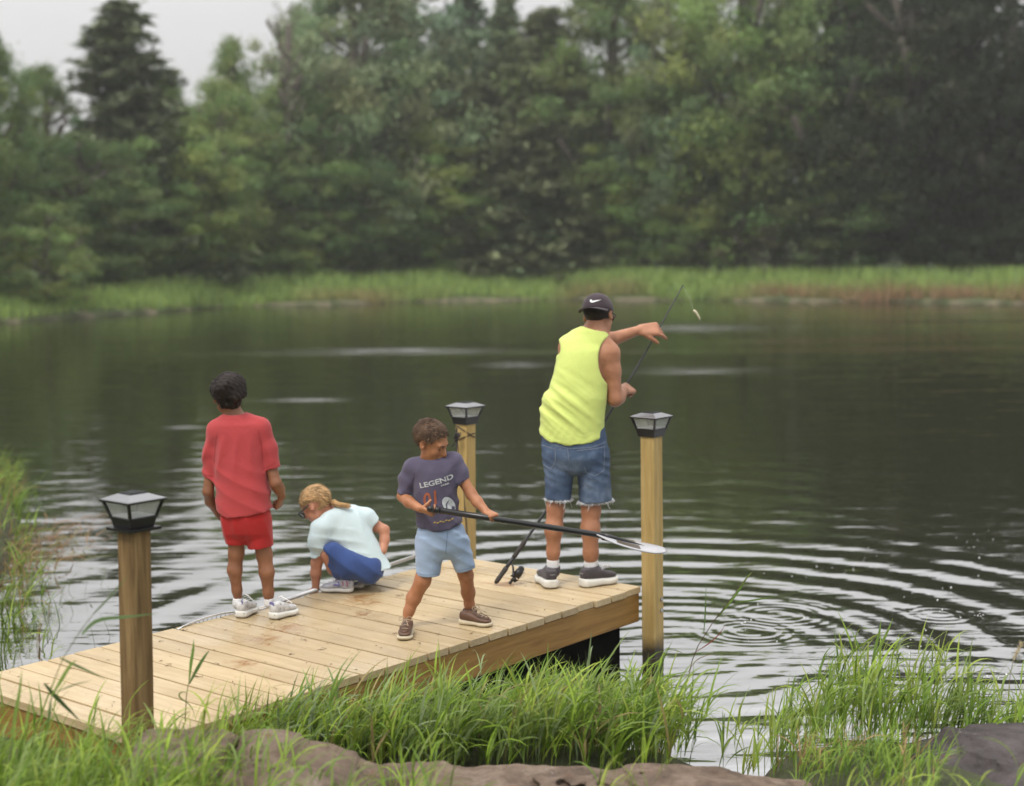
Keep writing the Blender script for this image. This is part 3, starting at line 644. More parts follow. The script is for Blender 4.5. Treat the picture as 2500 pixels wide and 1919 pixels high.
# litter on the planks
r = np.random.default_rng(21); V = []; F = []; Cc = []
LIT = simple('dry_leaf_litter', (.13, .085, .04), .8, .4, 60)
mb = MB()
for k in range(170):
    a_, w_ = r.uniform(.1, LEN), r.uniform(.05, DW-.05); p = DK(a_, w_, .002); L = r.uniform(.003, .012)*(1.8 if k % 9 == 0 else 1); an = r.uniform(0, 6.28); d_ = np.array((math.cos(an), math.sin(an), 0)); s_2 = np.array((-d_[1], d_[0], 0))
    wd_ = L*r.uniform(.12, .4)
    mb.add([p-d_*L, p+s_2*wd_+UP*.003, p+d_*L+UP*.003*r.random(), p-s_2*wd_+UP*.001], [(0, 3, 2, 1)])
    if k % 9 == 0: mb.tube([p, p+d_*L*1.4+s_2*L*.6+UP*.002, p+s_2*L*1.6+UP*.003], .0009, 4)
o = mb.build('deck_litter', LIT); tag(o, 'specks of dry leaf and grass litter scattered on the planks', 'litter', kind='stuff')

# ================================================================== people: distance-field modelling kit
class Field:
    def __init__(s, lo, hi, h):
        s.h = h; s.lo = np.array(lo, float)-3*h; s.n = np.ceil((np.array(hi)+3*h-s.lo)/h).astype(int)+1
        s.F = np.full(s.n, .5, np.float32)
    def box(s, lo, hi):
        a = np.clip(np.floor((np.array(lo)-s.lo)/s.h).astype(int), 0, s.n); b = np.clip(np.ceil((np.array(hi)-s.lo)/s.h).astype(int)+1, 0, s.n)
        if np.any(b <= a): return None, None
        g = np.meshgrid(*[s.lo[k]+s.h*np.arange(a[k], b[k], dtype=np.float32) for k in range(3)], indexing='ij')
        return tuple(slice(a[k], b[k]) for k in range(3)), np.stack(g, -1).astype(np.float32)
    def put(s, sl, d, k, op='u'):
        A = s.F[sl]
        if op == 'u':
            if k > 0:
                hh = np.clip(k-np.abs(A-d), 0, None)/k; s.F[sl] = np.minimum(A, d)-hh*hh*k*.25
            else: s.F[sl] = np.minimum(A, d)
        elif op == 's':
            if k > 0:
                hh = np.clip(k-np.abs(A+d), 0, None)/k; s.F[sl] = np.maximum(A, -d)+hh*hh*k*.25
            else: s.F[sl] = np.maximum(A, -d)
        elif op == 'i': s.F[sl] = np.maximum(A, d)
    def cone(s, a, b, ra, rb, k=.02, op='u', sq=None):          # round cone a-b; sq=(axis, factor) flattens it across an axis
        a, b = np.array(a, float), np.array(b, float); m = max(ra, rb)+k+.02
        if sq: m = m*max(1, 1/ sq[1])+.01
        sl, p = s.box(np.minimum(a, b)-m, np.maximum(a, b)+m)
        if sl is None: return
        ba = b-a; L2 = float(ba@ba)+1e-12
        q = p-a
        t = np.clip((q@ba)/L2, 0, 1)
        v = q-t[..., None]*ba
        if sq is not None:
            ax = np.array(sq[0], float); ax /= np.linalg.norm(ax); c = v@ax; v = v+ax*(c*(1/sq[1]-1))[..., None]
        d = np.linalg.norm(v, axis=-1)-(ra+(rb-ra)*t)
        s.put(sl, d.astype(np.float32), k, op)
    def chain(s, pts, rads, k=.02, op='u', sq=None):
        for i in range(len(pts)-1): s.cone(pts[i], pts[i+1], rads[i], rads[i+1], k, op, sq)
    def ell(s, c, r, ax=None, k=.02, op='u'):                    # ellipsoid, ax = 3 orthonormal rows
        c = np.array(c, float); r = np.array(r, float); A = np.eye(3) if ax is None else np.array(ax, float)
        m = r.max()+k+.02; sl, p = s.box(c-m, c+m)
        if sl is None: return
        q = (p-c)@A.T; k0 = np.linalg.norm(q/r, axis=-1); k1 = np.linalg.norm(q/(r*r), axis=-1)+1e-9
        s.put(sl, (k0*(k0-1)/k1).astype(np.float32), k, op)
    def loft(s, secs, O=(0, 0, 0), A=(0, 0, 1), U=(1, 0, 0), k=.02, op='u', cap=(0., 0.), pw=2.2, rot=None):
        """sections (t, cu, cv, ru, rv[, yaw]) along axis A from O; V = A x U is depth"""
        O, A, U = np.array(O, float), np.array(A, float), np.array(U, float); A /= np.linalg.norm(A); U = U-A*(U@A); U /= np.linalg.norm(U); V = np.cross(A, U)
        S = np.array(secs, float); S = S[np.argsort(S[:, 0])]
        pts = np.concatenate([O+A*S[i, 0]+U*(S[i, 1]+i1*S[i, 3])+V*(S[i, 2]+j1*S[i, 4]) for i in range(len(S)) for i1 in (-1, 1) for j1 in (-1, 1)]).reshape(-1, 3)
        m = k+.025+max(cap); sl, p = s.box(pts.min(0)-m, pts.max(0)+m)
        if sl is None: return
        q = p-O; t = q@A; u = q@U; v = q@V
        tt = np.linspace(S[0, 0], S[-1, 0], 160)
        def sm(col):                                                # smooth (cubic) interpolation of the section data
            y = S[:, col]; x = S[:, 0]; n = len(x); mm = np.zeros(n)
            dx = np.diff(x); dy = np.diff(y)/np.maximum(dx, 1e-9)
            mm[0], mm[-1] = dy[0], dy[-1]
            for i in range(1, n-1): mm[i] = 0 if dy[i-1]*dy[i] <= 0 else 2*dy[i-1]*dy[i]/(dy[i-1]+dy[i])
            i = np.clip(np.searchsorted(x, tt)-1, 0, n-2); hh = dx[i]; z = (tt-x[i])/hh
            y_ = (2*z**3-3*z**2+1)*y[i]+(z**3-2*z**2+z)*hh*mm[i]+(-2*z**3+3*z**2)*y[i+1]+(z**3-z**2)*hh*mm[i+1]
            return np.interp(t, tt, y_)
        cu, cv, ru, rv = sm(1), sm(2), sm(3), sm(4)
        x, y = u-cu, v-cv
        if S.shape[1] > 5:
            w = sm(5); c, sn = np.cos(w), np.sin(w); x, y = x*c+y*sn, -x*sn+y*c
        kk = (np.abs(x/ru)**pw+np.abs(y/rv)**pw)**(1/pw)
        gr = np.sqrt((x/ru**2)**2+(y/rv**2)**2)/np.maximum(np.sqrt((x/ru)**2+(y/rv)**2), 1e-6)
        d = (kk-1)/np.maximum(gr, 1e-3)
        d = np.where(kk < .25, -np.minimum(ru, rv)*.75, d)
        e0, e1 = S[0, 0]-t, t-S[-1, 0]
        for e, r_ in ((e0, cap[0]), (e1, cap[1])):
            if r_ > 0:                                              # rounded end
                hh = np.clip(r_-np.abs(d-e), 0, None)/r_; d = np.maximum(d, e)+hh*hh*r_*.25
            else: d = np.maximum(d, e)
        s.put(sl, d.astype(np.float32), k, op)
    def grid(s):
        g = np.meshgrid(*[s.lo[k]+s.h*np.arange(s.n[k], dtype=np.float32) for k in range(3)], indexing='ij'); return np.stack(g, -1)
    def sdf_at(s, p):
        q = np.clip((np.asarray(p)-s.lo)/s.h, 0, np.array(s.n)-1.001); i = q.astype(int); f = q-i; o = 0
        for a in (0, 1):
            for b in (0, 1):
                for c in (0, 1):
                    w = (f[..., 0] if a else 1-f[..., 0])*(f[..., 1] if b else 1-f[..., 1])*(f[..., 2] if c else 1-f[..., 2]); o = o+w*s.F[i[..., 0]+a, i[..., 1]+b, i[..., 2]+c]
        return o
    def mesh(s, smooth=1):
        F = s.F; S = F < 0
        nb = [(a, b, c) for a in (0, 1) for b in (0, 1) for c in (0, 1)]
        sh = tuple(x-1 for x in F.shape)
        cnt = np.zeros(sh, np.uint8)
        for a, b, c in nb: cnt += S[a:a+sh[0], b:b+sh[1], c:c+sh[2]]
        act = (cnt > 0) & (cnt < 8); idx = np.argwhere(act)
        if len(idx) == 0: return np.zeros((0, 3)), np.zeros((0, 4), int)
        num = np.full(sh, -1, np.int64); num[act] = np.arange(len(idx))
        val = np.stack([F[idx[:, 0]+a, idx[:, 1]+b, idx[:, 2]+c] for a, b, c in nb], 1); cor = np.array(nb, float)
        acc = np.zeros((len(idx), 3)); w = np.zeros(len(idx))
        for i in range(8):
            for j in range(i+1, 8):
                if np.abs(cor[i]-cor[j]).sum() != 1: continue
                x = (val[:, i] < 0) != (val[:, j] < 0); tt = val[:, i]/(val[:, i]-val[:, j]+1e-12)
                pt = cor[i]+(cor[j]-cor[i])*tt[:, None]; acc[x] += pt[x]; w[x] += 1
        V = s.lo+s.h*(idx+acc/w[:, None])
        Q = []
        for ax in range(3):
            o1, o2 = [(1, 2), (2, 0), (0, 1)][ax]
            A = S; B = np.roll(S, -1, ax)
            ch = (A != B); ed = np.argwhere(ch)
            ok = np.all(ed >= 1, 1) & np.all(ed < np.array(F.shape)-1, 1); ed = ed[ok]
            e1 = np.zeros(3, int); e1[o1] = 1; e2 = np.zeros(3, int); e2[o2] = 1
            c = [ed-e1-e2, ed-e2, ed, ed-e1]
            q = np.stack([num[x[:, 0], x[:, 1], x[:, 2]] for x in c], 1)
            fl = ~S[ed[:, 0], ed[:, 1], ed[:, 2]]; q[fl] = q[fl][:, ::-1]; Q.append(q)
        Q = np.concatenate(Q); Q = Q[np.all(Q >= 0, 1)]
        for _ in range(smooth):
            sm = np.zeros_like(V); ct = np.zeros(len(V))
            for k in range(4):
                i, j = Q[:, k], Q[:, (k+1) % 4]
                for c in range(3): sm[:, c] += np.bincount(i, V[j, c], len(V))+np.bincount(j, V[i, c], len(V))
                ct += np.bincount(i, minlength=len(V))+np.bincount(j, minlength=len(V))
            V = V*.5+.5*sm/np.maximum(ct, 1)[:, None]
        lab = np.arange(len(V)); E_ = np.concatenate([Q[:, [0, 1]], Q[:, [1, 2]], Q[:, [2, 3]], Q[:, [3, 0]]])     # keep the one connected surface
        for _ in range(200):
            old = lab.copy(); m_ = np.minimum(lab[E_[:, 0]], lab[E_[:, 1]]); np.minimum.at(lab, old[E_[:, 0]], m_); np.minimum.at(lab, old[E_[:, 1]], m_)
            for _2 in range(8): lab = lab[lab]
            if np.array_equal(old, lab): break
        big = np.bincount(lab).argmax(); Q = Q[lab[Q[:, 0]] == big]; use = np.unique(Q); re_ = np.full(len(V), -1); re_[use] = np.arange(len(use)); V = V[use]; Q = re_[Q]
        return V, Q
def unit(v): v = np.array(v, float); return v/(np.linalg.norm(v)+1e-12)
def basis(f, up=(0, 0, 1)):                                          # rows: right, forward, up for something facing f
    f = unit(f); up = np.array(up, float); r_ = unit(np.cross(f, up)); u_ = np.cross(r_, f); return np.array([r_, f, u_])
def shell(Fd, th, cut=None):                                         # hollow garment: cut(p) < 0 keeps
    p = Fd.grid(); d = Fd.F.copy()
    inner = -(d+th)
    if cut is not None: d = np.maximum(d, cut(p))
    Fd.F = np.maximum(d, inner).astype(np.float32); return Fd
def rg(x): return 2*np.abs(np.sin(x*.5))-1                            # round ridges, sharp valleys
def garment(bnd, h, pieces, th_, fold, amp, subs=()):
    th = th_+.006; U_, C_2 = Field(*bnd, h), Field(*bnd, h); p = U_.grid()
    full = tuple(slice(0, n_) for n_ in U_.n)
    for add, cutf, k in pieces:
        T_ = Field(*bnd, h); add(T_); T_.F = np.minimum(T_.F, .5)
        C_2.put(full, np.maximum(T_.F, cutf(p)).astype(np.float32) if cutf is not None else T_.F, k); U_.put(full, T_.F, k)
    del p
    near = np.abs(U_.F) < .05; q = U_.lo+U_.h*np.argwhere(near); dv = np.minimum(amp*fold(q)-max(0, amp*1.1-.003), .0045).astype(np.float32); U_.F[near] += dv; C_2.F[near] += dv
    for f in subs: f(C_2)
    C_2.F = np.maximum(C_2.F, -(U_.F+th)).astype(np.float32); return C_2
def folds(Fd, fn, amp):
    near = np.abs(Fd.F) < .05; i = np.argwhere(near); p = Fd.lo+Fd.h*i; Fd.F[near] += np.minimum(amp*fn(p)-max(0, amp*.9-.003), .0045).astype(np.float32)
def finger(Fd, p, d, nrm, L, r0, curl, k=.006, segs=3):              # curls away from nrm
    p = np.array(p, float); d = unit(d); nrm = unit(nrm-d*np.dot(nrm, d)); pr = [1.0, .75, .55]; s_ = sum(pr[:segs]); r_ = r0
    pts = [p]; rr = [r0]
    for i in range(segs):
        a = curl[i] if hasattr(curl, '__len__') else curl
        d2 = unit(d*math.cos(a)-nrm*math.sin(a)); nrm = unit(nrm*math.cos(a)+d*math.sin(a)); d = d2
        p = p+d*L*pr[i]/s_; r_ *= .9; pts.append(p); rr.append(r_)
    Fd.chain(pts, rr, k); return pts
def hand(Fd, wrist, d, nrm, size, curl=.5, thumb=1, tcurl=.3, spread=.12, fist=False, tdir=None):
    """d: wrist to knuckles; nrm: back of the hand; thumb=+1 on the side d x nrm"""
    d = unit(d); nrm = unit(np.array(nrm, float)-d*np.dot(nrm, d)); side = np.cross(d, nrm)*thumb
    Lp = .52*size; w = .215*size; th = .085*size
    pc = np.array(wrist)
    for q in (-.75, -.25, .25, .75): Fd.cone(pc+d*.06*size+side*w*q*.6, pc+d*Lp+side*w*q, .12*size*.9, .098*size, .03*size+.004, sq=(nrm, .75))
    fr = .064*size
    lens = [.40, .46, .43, .34]
    for i, q in enumerate((.85, .28, -.28, -.82)):
        c = curl[i] if hasattr(curl, '__len__') else curl
        finger(Fd, pc+d*Lp*.98+side*w*q, unit(d+side*q*spread), nrm, lens[i]*size, fr*(1 if i < 3 else .88), [c, c*1.1, c*.8], .012*size)
    tb = pc+d*.16*size+side*w*.75-nrm*.03*size
    td = unit(d*.75+side*.75-nrm*.25) if tdir is None else unit(tdir)
    finger(Fd, tb, td, nrm*.3+side*.8 if tdir is None else nrm, .46*size, fr*1.18, [.05, tcurl, tcurl], .03*size)
def head(Fd, c, B, s, chin=1.0, ear=(1, 1)):
    """c: centre of the skull between the ears, B rows right/forward/up, s: head height"""
    R_, Fw, U_ = B
    Q = lambda x, y, z: c+(R_*x+Fw*y+U_*z)*s
    Fd.ell(Q(0, -.06, .13), np.array((.325, .40, .345))*s, B, .03*s)
    Fd.ell(Q(0, .14, -.10), np.array((.265, .245, .33))*s, B, .08*s)
    Fd.ell(Q(0, .20, -.335*chin), np.array((.155, .14, .10))*s, B, .10*s)           # jaw and chin
    Fd.cone(Q(-.15, .10, -.27*chin), Q(.15, .10, -.27*chin), .12*s, .12*s, .08*s)
    Fd.ell(Q(0, .31, .10), np.array((.22, .07, .06))*s, B, .06*s)                   # brow
    for q in (-1, 1):
        Fd.ell(Q(.13*q, .265, -.10), np.array((.11, .085, .09))*s, B, .07*s)        # cheek
        Fd.ell(Q(.125*q, .385, .03), np.array((.075, .055, .045))*s, B, .03*s, 's') # eye socket
        Fd.ell(Q(.122*q, .315, .025), np.array((.058, .05, .04))*s, B, .012*s)      # lid
        if (q < 0 and ear[0]) or (q > 0 and ear[1]):
            Fd.ell(Q(.335*q, -.03, -.02), np.array((.035, .085, .135))*s, basis(Fw+R_*q*.0+U_*.12-R_*q*(-.35), U_), .025*s)
            Fd.ell(Q(.365*q, .0, -.01), np.array((.022, .045, .075))*s, B, .015*s, 's')
    Fd.cone(Q(0, .345, .04), Q(0, .435, -.095), .035*s, .052*s, .035*s)              # nose
    for q in (-1, 1): Fd.ell(Q(.04*q, .395, -.115), np.array((.035, .04, .03))*s, B, .025*s)
    Fd.ell(Q(0, .365, -.205), np.array((.095, .05, .028))*s, B, .025*s)              # lips
    Fd.ell(Q(0, .355, -.25), np.array((.08, .05, .028))*s, B, .025*s)
    Fd.ell(Q(0, .43, -.227), np.array((.10, .04, .008))*s, B, .012*s, 's')
    return Q
def strands(n, c, B, s, test, flow, L, w, r, tint, lift=.25, off=.012, rad=(.325, .40, .345), cz=.13, cyy=-.06, jit=.35):
    """hair blades lying on the skull; test(x,y,z) in head units says where hair grows"""
    R_, Fw, U_ = B; V = []; Fc = []; Tn = []; k = 0; tries = 0
    while k < n and tries < n*20:
        tries += 1
        d = r.normal(size=3); d /= np.linalg.norm(d); q = np.array((d[0]*rad[0], d[1]*rad[1]+cyy, d[2]*rad[2]+cz))*(1+off)
        if not test(*q): continue
        nl = unit(np.array((d[0]/rad[0], d[1]/rad[1], d[2]/rad[2]))); fl = np.array(flow(*q), float)+r.normal(size=3)*jit; fl = unit(fl-nl*np.dot(fl, nl))
        sd_ = np.cross(nl, fl); ln = L*r.uniform(.6, 1.3); ww = w*r.uniform(.6, 1.3); li = lift*r.uniform(.3, 1.6)
        p0, p1, p2 = q, q+fl*ln*.5+nl*ln*li*.6, q+fl*ln+nl*ln*li*.75
        pts = [p0-sd_*ww, p0+sd_*ww, p1+sd_*ww*.8, p1-sd_*ww*.8, p2]
        o = len(V); V += [c+(R_*x[0]+Fw*x[1]+U_*x[2])*s for x in pts]; Fc += [(o, o+1, o+2, o+3), (o+3, o+2, o+4)]
        tt = tint*r.choice([.35, .6, 1.0, 1.5, 2.4])*r.uniform(.8, 1.2); Tn += [tt]*5; k += 1
    return np.array(V), Fc, np.array(Tn)
def hairmat(name, rough=.42):
    m, t, b = base(name); at = N(t, 'ShaderNodeAttribute', attribute_name='tint'); t.links.new(at.outputs['Color'], b.inputs['Base Color']); b.inputs['Roughness'].default_value = .6; b.inputs['Specular IOR Level'].default_value = .22; return m
def shoe(Fu, Fs, heel, toe, L, w, h, z0=0., low=.45, sole=.032, flare=.006, rise=.0):
    """upper into Fu, sole into Fs: heel, toe on the ground"""
    f = unit(np.array(toe)-np.array(heel)); f[2] = 0; f = unit(f); O = np.array((heel[0], heel[1], z0)); r_ = np.cross(f, UP)
    P_ = lambda a, b, c: O+f*a*L+r_*b*w+UP*c
    # sole as a loft along the foot
    Fs.loft([(0.0, 0, sole*.55+.004, w*.62, sole*.55), (L*.10, 0, sole*.55, w*.86+flare, sole*.6), (L*.3, 0, sole*.5, w*.84+flare, sole*.55), (L*.5, 0, sole*.5, w*.80+flare, sole*.5), (L*.72, 0, sole*.45, w*1.0+flare, sole*.48), (L*.9, 0, sole*.5, w*.78+flare, sole*.42), (L, 0, sole*.62, w*.45, sole*.36)], O, f, -r_, .004, 'u', (.012, .012), 3.2)
    Fu.loft([(L*.02, 0, sole+h*.30, w*.55, h*.36), (L*.12, 0, sole+h*.36, w*.78, h*.5), (L*.30, 0, sole+h*.33, w*.80, h*.5), (L*.48, 0, sole+h*.26, w*.80, h*.40), (L*.68, 0, sole+h*.16, w*.92, h*.26), (L*.86, 0, sole+h*.10, w*.76, h*.2), (L*.97, 0, sole+h*.06, w*.45, h*.13)], O, f, -r_, .01, 'u', (.015, .02), 2.3)
    return P_, f, r_
def mpart(name, par, Fd, m, smooth=1): V, Q = Fd.mesh(smooth); return part(name, par, V, Q, m, True)
SKINC = {}
def skin(name, col):
    m, t, b = base(name); v = coords(t); n = noise(t, v, 9, 5, .6)
    lo = tuple(c*k for c, k in zip(col, (.68, .60, .55))); hi = tuple(min(1, c*k) for c, k in zip(col, (1.12, 1.12, 1.14)))
    t.links.new(ramp(t, n, [(.3, lo), (.7, hi)]), b.inputs['Base Color']); b.inputs['Roughness'].default_value = .48; b.inputs['Specular IOR Level'].default_value = .4
    b.inputs['Subsurface Weight'].default_value = .06; b.inputs['Subsurface Radius'].default_value = (.008, .003, .0015); b.inputs['Subsurface Scale'].default_value = 1
    bump(t, b, noise(t, v, 130, 4, .6), .12, .002); return m
def cloth(name, col, var=.10, scale=7, rough=.85, bstr=.5, wave=14, trans=0.0):
    m, t, b = base(name); v = coords(t)
    n = noise(t, v, scale, 6, .6); lo = tuple(c*(1-var) for c in col); hi = tuple(min(1, c*(1+var)) for c in col)
    t.links.new(ramp(t, n, [(.3, lo), (.7, hi)]), b.inputs['Base Color']); b.inputs['Roughness'].default_value = rough; b.inputs['Specular IOR Level'].default_value = .2
    b.inputs['Sheen Weight'].default_value = .15
    h = mixc(t, .25, noise(t, v, wave, 4, .6, .8), noise(t, v, 380, 2)); bump(t, b, h, bstr, .012); return m
def printed(par, name, text, shirt_obj, O, R_, U_, Nn, size, m, shear=0., off=.003, bold=.0, fitw=None, arc=0.):
    """flat print laid on a garment: text outline pushed onto the cloth along -Nn"""
    cu = bpy.data.curves.new('txt', 'FONT'); cu.body = text; cu.size = size; cu.align_x = 'CENTER'; cu.offset = bold; cu.resolution_u = 3; cu.shear = shear
    ob = bpy.data.objects.new('txt', cu); COL.objects.link(ob); dg = bpy.context.evaluated_depsgraph_get(); me = ob.evaluated_get(dg).to_mesh()
    bm = bmesh.new(); bm.from_mesh(me); bmesh.ops.triangulate(bm, faces=bm.faces[:])
    for _ in range(2): 
        long_ = [e for e in bm.edges if e.calc_length() > size*.22]
        if long_: bmesh.ops.subdivide_edges(bm, edges=long_, cuts=1); bmesh.ops.triangulate(bm, faces=bm.faces[:])
    bm.verts.index_update(); pts = [np.array(q.co) for q in bm.verts]; fs = [[q.index for q in f.verts] for f in bm.faces]; bm.free()
    bpy.data.objects.remove(ob)
    X = np.array([p[0] for p in pts])
    sc = 1 if fitw is None else fitw/(X.max()-X.min())
    return press(par, name, [(p[0]*sc, p[1]-arc*(p[0]*sc)**2) for p in pts], fs, shirt_obj, O, R_, U_, Nn, m, off)
def press(par, name, uv, fs, target, O, R_, U_, Nn, m, off=.003):
    me = target.data; org = origin(target)
    bvh = BVHTree.FromPolygons([tuple(np.array(v.co)+org) for v in me.vertices], [tuple(p.vertices) for p in me.polygons])
    V = []; last = None
    for (x, y) in uv:
        p = np.array(O)+R_*x+U_*y; hit = bvh.ray_cast(Vector(p+Nn*.4), Vector(-Nn))
        if hit[0] is not None: q = np.array(hit[0])+Nn*off; last = q
        else: q = p if last is None else p+Nn*np.dot(last-p, Nn)
        V.append(q)
    return part(name, par, V, fs, m)

# ================================================================== people
WHITE = cloth('white_sock', (.75, .75, .76), .06, 30)
def secs_px(rows, Y, grow=0., gd=0.):
    """rows (v, uLeft, uRight, depth radius, depth offset) -> loft sections about x=0, y=Y"""
    out = []
    for v, a, b_, rv, dv in rows:
        pa, pb = W(a, v, Y), W(b_, v, Y); out.append(((pa[2]+pb[2])/2, (pa[0]+pb[0])/2, dv, (pb[0]-pa[0])/2+grow, rv+gd))
    return out
def bounds(*pts, m=.15): p = np.array([np.array(q) for q in pts]); return p.min(0)-m, p.max(0)+m
def hemline(pts, Y):
    P = [W(u, v, Y) for u, v in pts]; xs = [p[0] for p in P]; zs = [p[2] for p in P]; return lambda x: np.interp(x, xs, zs)

# ---------------------------------------------------------------- the man with the rod
Y = 8.12; J = lambda u, v, d=0.: W(u, v, Y+d)
SK = skin('tan_skin', (.43, .205, .115))
man = root('person', G(1395, 1432), 'man in a neon yellow sleeveless shirt, denim shorts and dark cap holding a fishing rod', 'person')
tors = [(815, 1400, 1465, .06, .06), (832, 1378, 1476, .085, .05), (860, 1364, 1484, .105, .03), (900, 1356, 1481, .112, .015), (940, 1347, 1478, .112, .005), (980, 1332, 1477, .115, 0), (1015, 1328, 1474, .118, 0), (1050, 1326, 1473, .12, 0), (1085, 1332, 1474, .115, 0), (1125, 1338, 1474, .10, 0)]
lo, hi = bounds(J(1300, 700), J(1640, 1450), J(1400, 1000, -.25), J(1400, 1000, .6), m=.02)
B = Field(lo, hi, .0058)
B.loft(secs_px(tors, Y, -.012, -.010), (0, Y, 0), k=.02, cap=(.05, .05))
nb, hd = J(1452, 822, .05), J(1460, 778, .07)
sL, sR = J(1392, 848, .06), J(1484, 864, .02)
B.cone(nb, hd, .062, .056, .03); B.cone(J(1440, 822, .05), sL, .058, .058, .05); B.cone(J(1462, 828, .04), sR, .055, .062, .05)
eR, wR = J(1501, 974, .0), J(1523, 952, .20)
B.chain([sR, J(1493, 905, .01), eR], [.064, .048, .041], .03); B.chain([eR, J(1508, 968, .07), wR], [.041, .043, .027], .02)
eL, wL = J(1452, 846, .27), J(1560, 806, .36)
B.chain([sL, J(1418, 848, .16), eL], [.056, .05, .042], .03); B.chain([eL, J(1490, 830, .30), wL], [.042, .042, .026], .02)
for hip, kn_, cf, an, rr in ((J(1366, 1120), J(1357, 1238, -.005), J(1352, 1292, -.018), J(1350, 1378, 0), (.064, .046, .048, .028)), (J(1440, 1120), J(1443, 1244, -.005), J(1441, 1292, -.018), J(1443, 1382, 0), (.068, .050, .050, .033))):
    B.chain([hip, kn_], [rr[0], rr[1]], .03); B.chain([kn_, cf, cf*.35+an*.65, an], [rr[1], rr[2], rr[3]*1.18, rr[3]], .03)
HB = basis((.42, .86, -.30), (-.10, 0, 1)); hs = .232; hc = J(1461, 770, .075)
head(B, hc, HB, hs)
RODA = G(1209, 1430); 
hand(B, wR, unit(J(1532, 949, .25)-wR), (.5, -.3, .8), .175, [1.15, 1.2, 1.2, 1.2], -1, .5, .05)
hand(B, wL, unit((1, .05, .05)), (.1, -.75, .65), .19, [.35, .55, .7, .8], 1, .15, .14, tdir=(.85, -.2, -.45))
mpart('body', man, B, SK)
# shirt
NEON = cloth('neon_yellow_jersey', (.64, .74, .21), .05, 6, .75, .55, 11)
st = [(v, a-1, b_+2, rv, dv) for v, a, b_, rv, dv in tors]; st[5] = (975, 1326, 1479, .12, 0); st[6] = (1015, 1321, 1477, .125, 0); st[7] = (1050, 1319, 1477, .130, 0); st[8] = (1085, 1319, 1484, .135, 0)
def t1_(F_): F_.loft(secs_px(st, Y, -.005, .006), (0, Y, 0), k=.02, cap=(.03, .06)); F_.cone(J(1440, 822, .05), sL, .066, .066, .05); F_.cone(J(1458, 826, .04), J(1474, 846, .03), .062, .060, .05)
def ff(p):
    u, z = p[:, 0], p[:, 2]; c = J(1476, 985); x = u-c[0]; zz = z-c[2]
    low = np.clip((J(1400, 890)[2]-z)/.22, 0, 1); ph = (zz*.78+x*.62)
    w = rg(ph*70+4*npnoise(p, 31, 6, 2))*.8+rg(ph*130+3.2*npnoise(p, 32, 8, 2))*.4
    arc = rg((zz*1.0-x*.45+x*x*2.2)*88+3.5*npnoise(p, 33, 7, 2)); lo2 = np.clip((J(1400, 1010)[2]-z)/.1, 0, 1)
    mk = np.clip(.55+.6*npnoise(p, 36, 9, 2), 0, 1.2)
    return low*mk*(w*(1-.55*lo2)+arc*.12*lo2)+.6*npnoise(p, 34, 12, 2)
lad_ = 0
hm = hemline([(1300, 1058), (1324, 1064), (1345, 1076), (1390, 1085), (1440, 1080), (1476, 1066), (1500, 1052)], Y-.12)
S = garment(bounds(J(1300, 795), J(1500, 1100), J(1400, 950, -.2), J(1400, 950, .25), m=.01), .005, [(t1_, lambda p: hm(p[..., 0])-p[..., 2]+.003*np.sin(p[..., 0]*60), 0)], .008, ff, .0105,
    (lambda F_: F_.ell(J(1498, 880, .0), (.095, .2, .135), None, .012, 's'), lambda F_: F_.ell(J(1358, 848, .06), (.022, .2, .045), None, .008, 's'), lambda F_: F_.ell(J(1455, 795, .06), (.078, .09, .058), None, .006, 's')))
shirt_man = mpart('shirt', man, S, NEON)
_Y0 = Y
def hem_strips(par, target, lines, col, nm):
    mm = MATS.get(nm) or cloth(nm, col, .1, 40)
    for ln_ in lines: strip_on(par, 'hem_seam', ln_, .55, target, mm, off=.0015)
# denim shorts
m, t, b = base('faded_denim'); v = coords(t); n1 = noise(t, v, 5, 6, .62); n2 = noise(t, v, 16, 5, .7)
c = ramp(t, n1, [(.3, (.035, .058, .115)), (.52, (.085, .125, .205)), (.72, (.21, .27, .37))])
vo = N(t, 'ShaderNodeTexVoronoi'); t.links.new(v, vo.inputs['Vector']); vo.inputs['Scale'].default_value = 9
c = mixc(t, ramp(t, math_(t, 'MULTIPLY', n2, 1), [(.70, (0, 0, 0)), (.76, (1, 1, 1))]), c, (.62, .62, .62)); t.links.new(c, b.inputs['Base Color']); b.inputs['Roughness'].default_value = .85; b.inputs['Specular IOR Level'].default_value = .2
bump(t, b, mixc(t, .3, n2, noise(t, v, 320, 2)), .5, .008); DENIM = m
D = Field(*bounds(J(1310, 1035), J(1510, 1245), J(1400, 1100, -.2), J(1400, 1100, .2), m=.01), .005)
D.loft(secs_px([(1035, 1326, 1476, .118, 0), (1070, 1323, 1481, .128, -.005), (1110, 1324, 1487, .132, -.01), (1140, 1328, 1488, .118, 0), (1158, 1334, 1484, .08, 0)], Y), (0, Y, 0), k=.01, cap=(.02, .03))
D.loft(secs_px([(1100, 1326, 1404, .105, -.005), (1150, 1329, 1401, .100, -.005), (1190, 1331, 1396, .088, -.003), (1236, 1331, 1394, .080, 0)], Y), (0, Y, 0), k=.008, cap=(.02, 0))
D.loft(secs_px([(1100, 1406, 1487, .105, -.005), (1150, 1409, 1489, .102, -.005), (1190, 1413, 1493, .094, -.003), (1242, 1413, 1497, .09, 0)], Y), (0, Y, 0), k=.008, cap=(.02, 0))
folds(D, lambda p: npnoise(p, 41, 22, 3)*.8+rg(p[:, 2]*110+p[:, 0]*50+6*npnoise(p, 42, 9, 2))*.55*np.clip(.4+.8*npnoise(p, 43, 12, 2), 0, 1), .0045)
hz = hemline([(1320, 1220), (1400, 1224), (1405, 1231), (1500, 1224)], Y-.06)
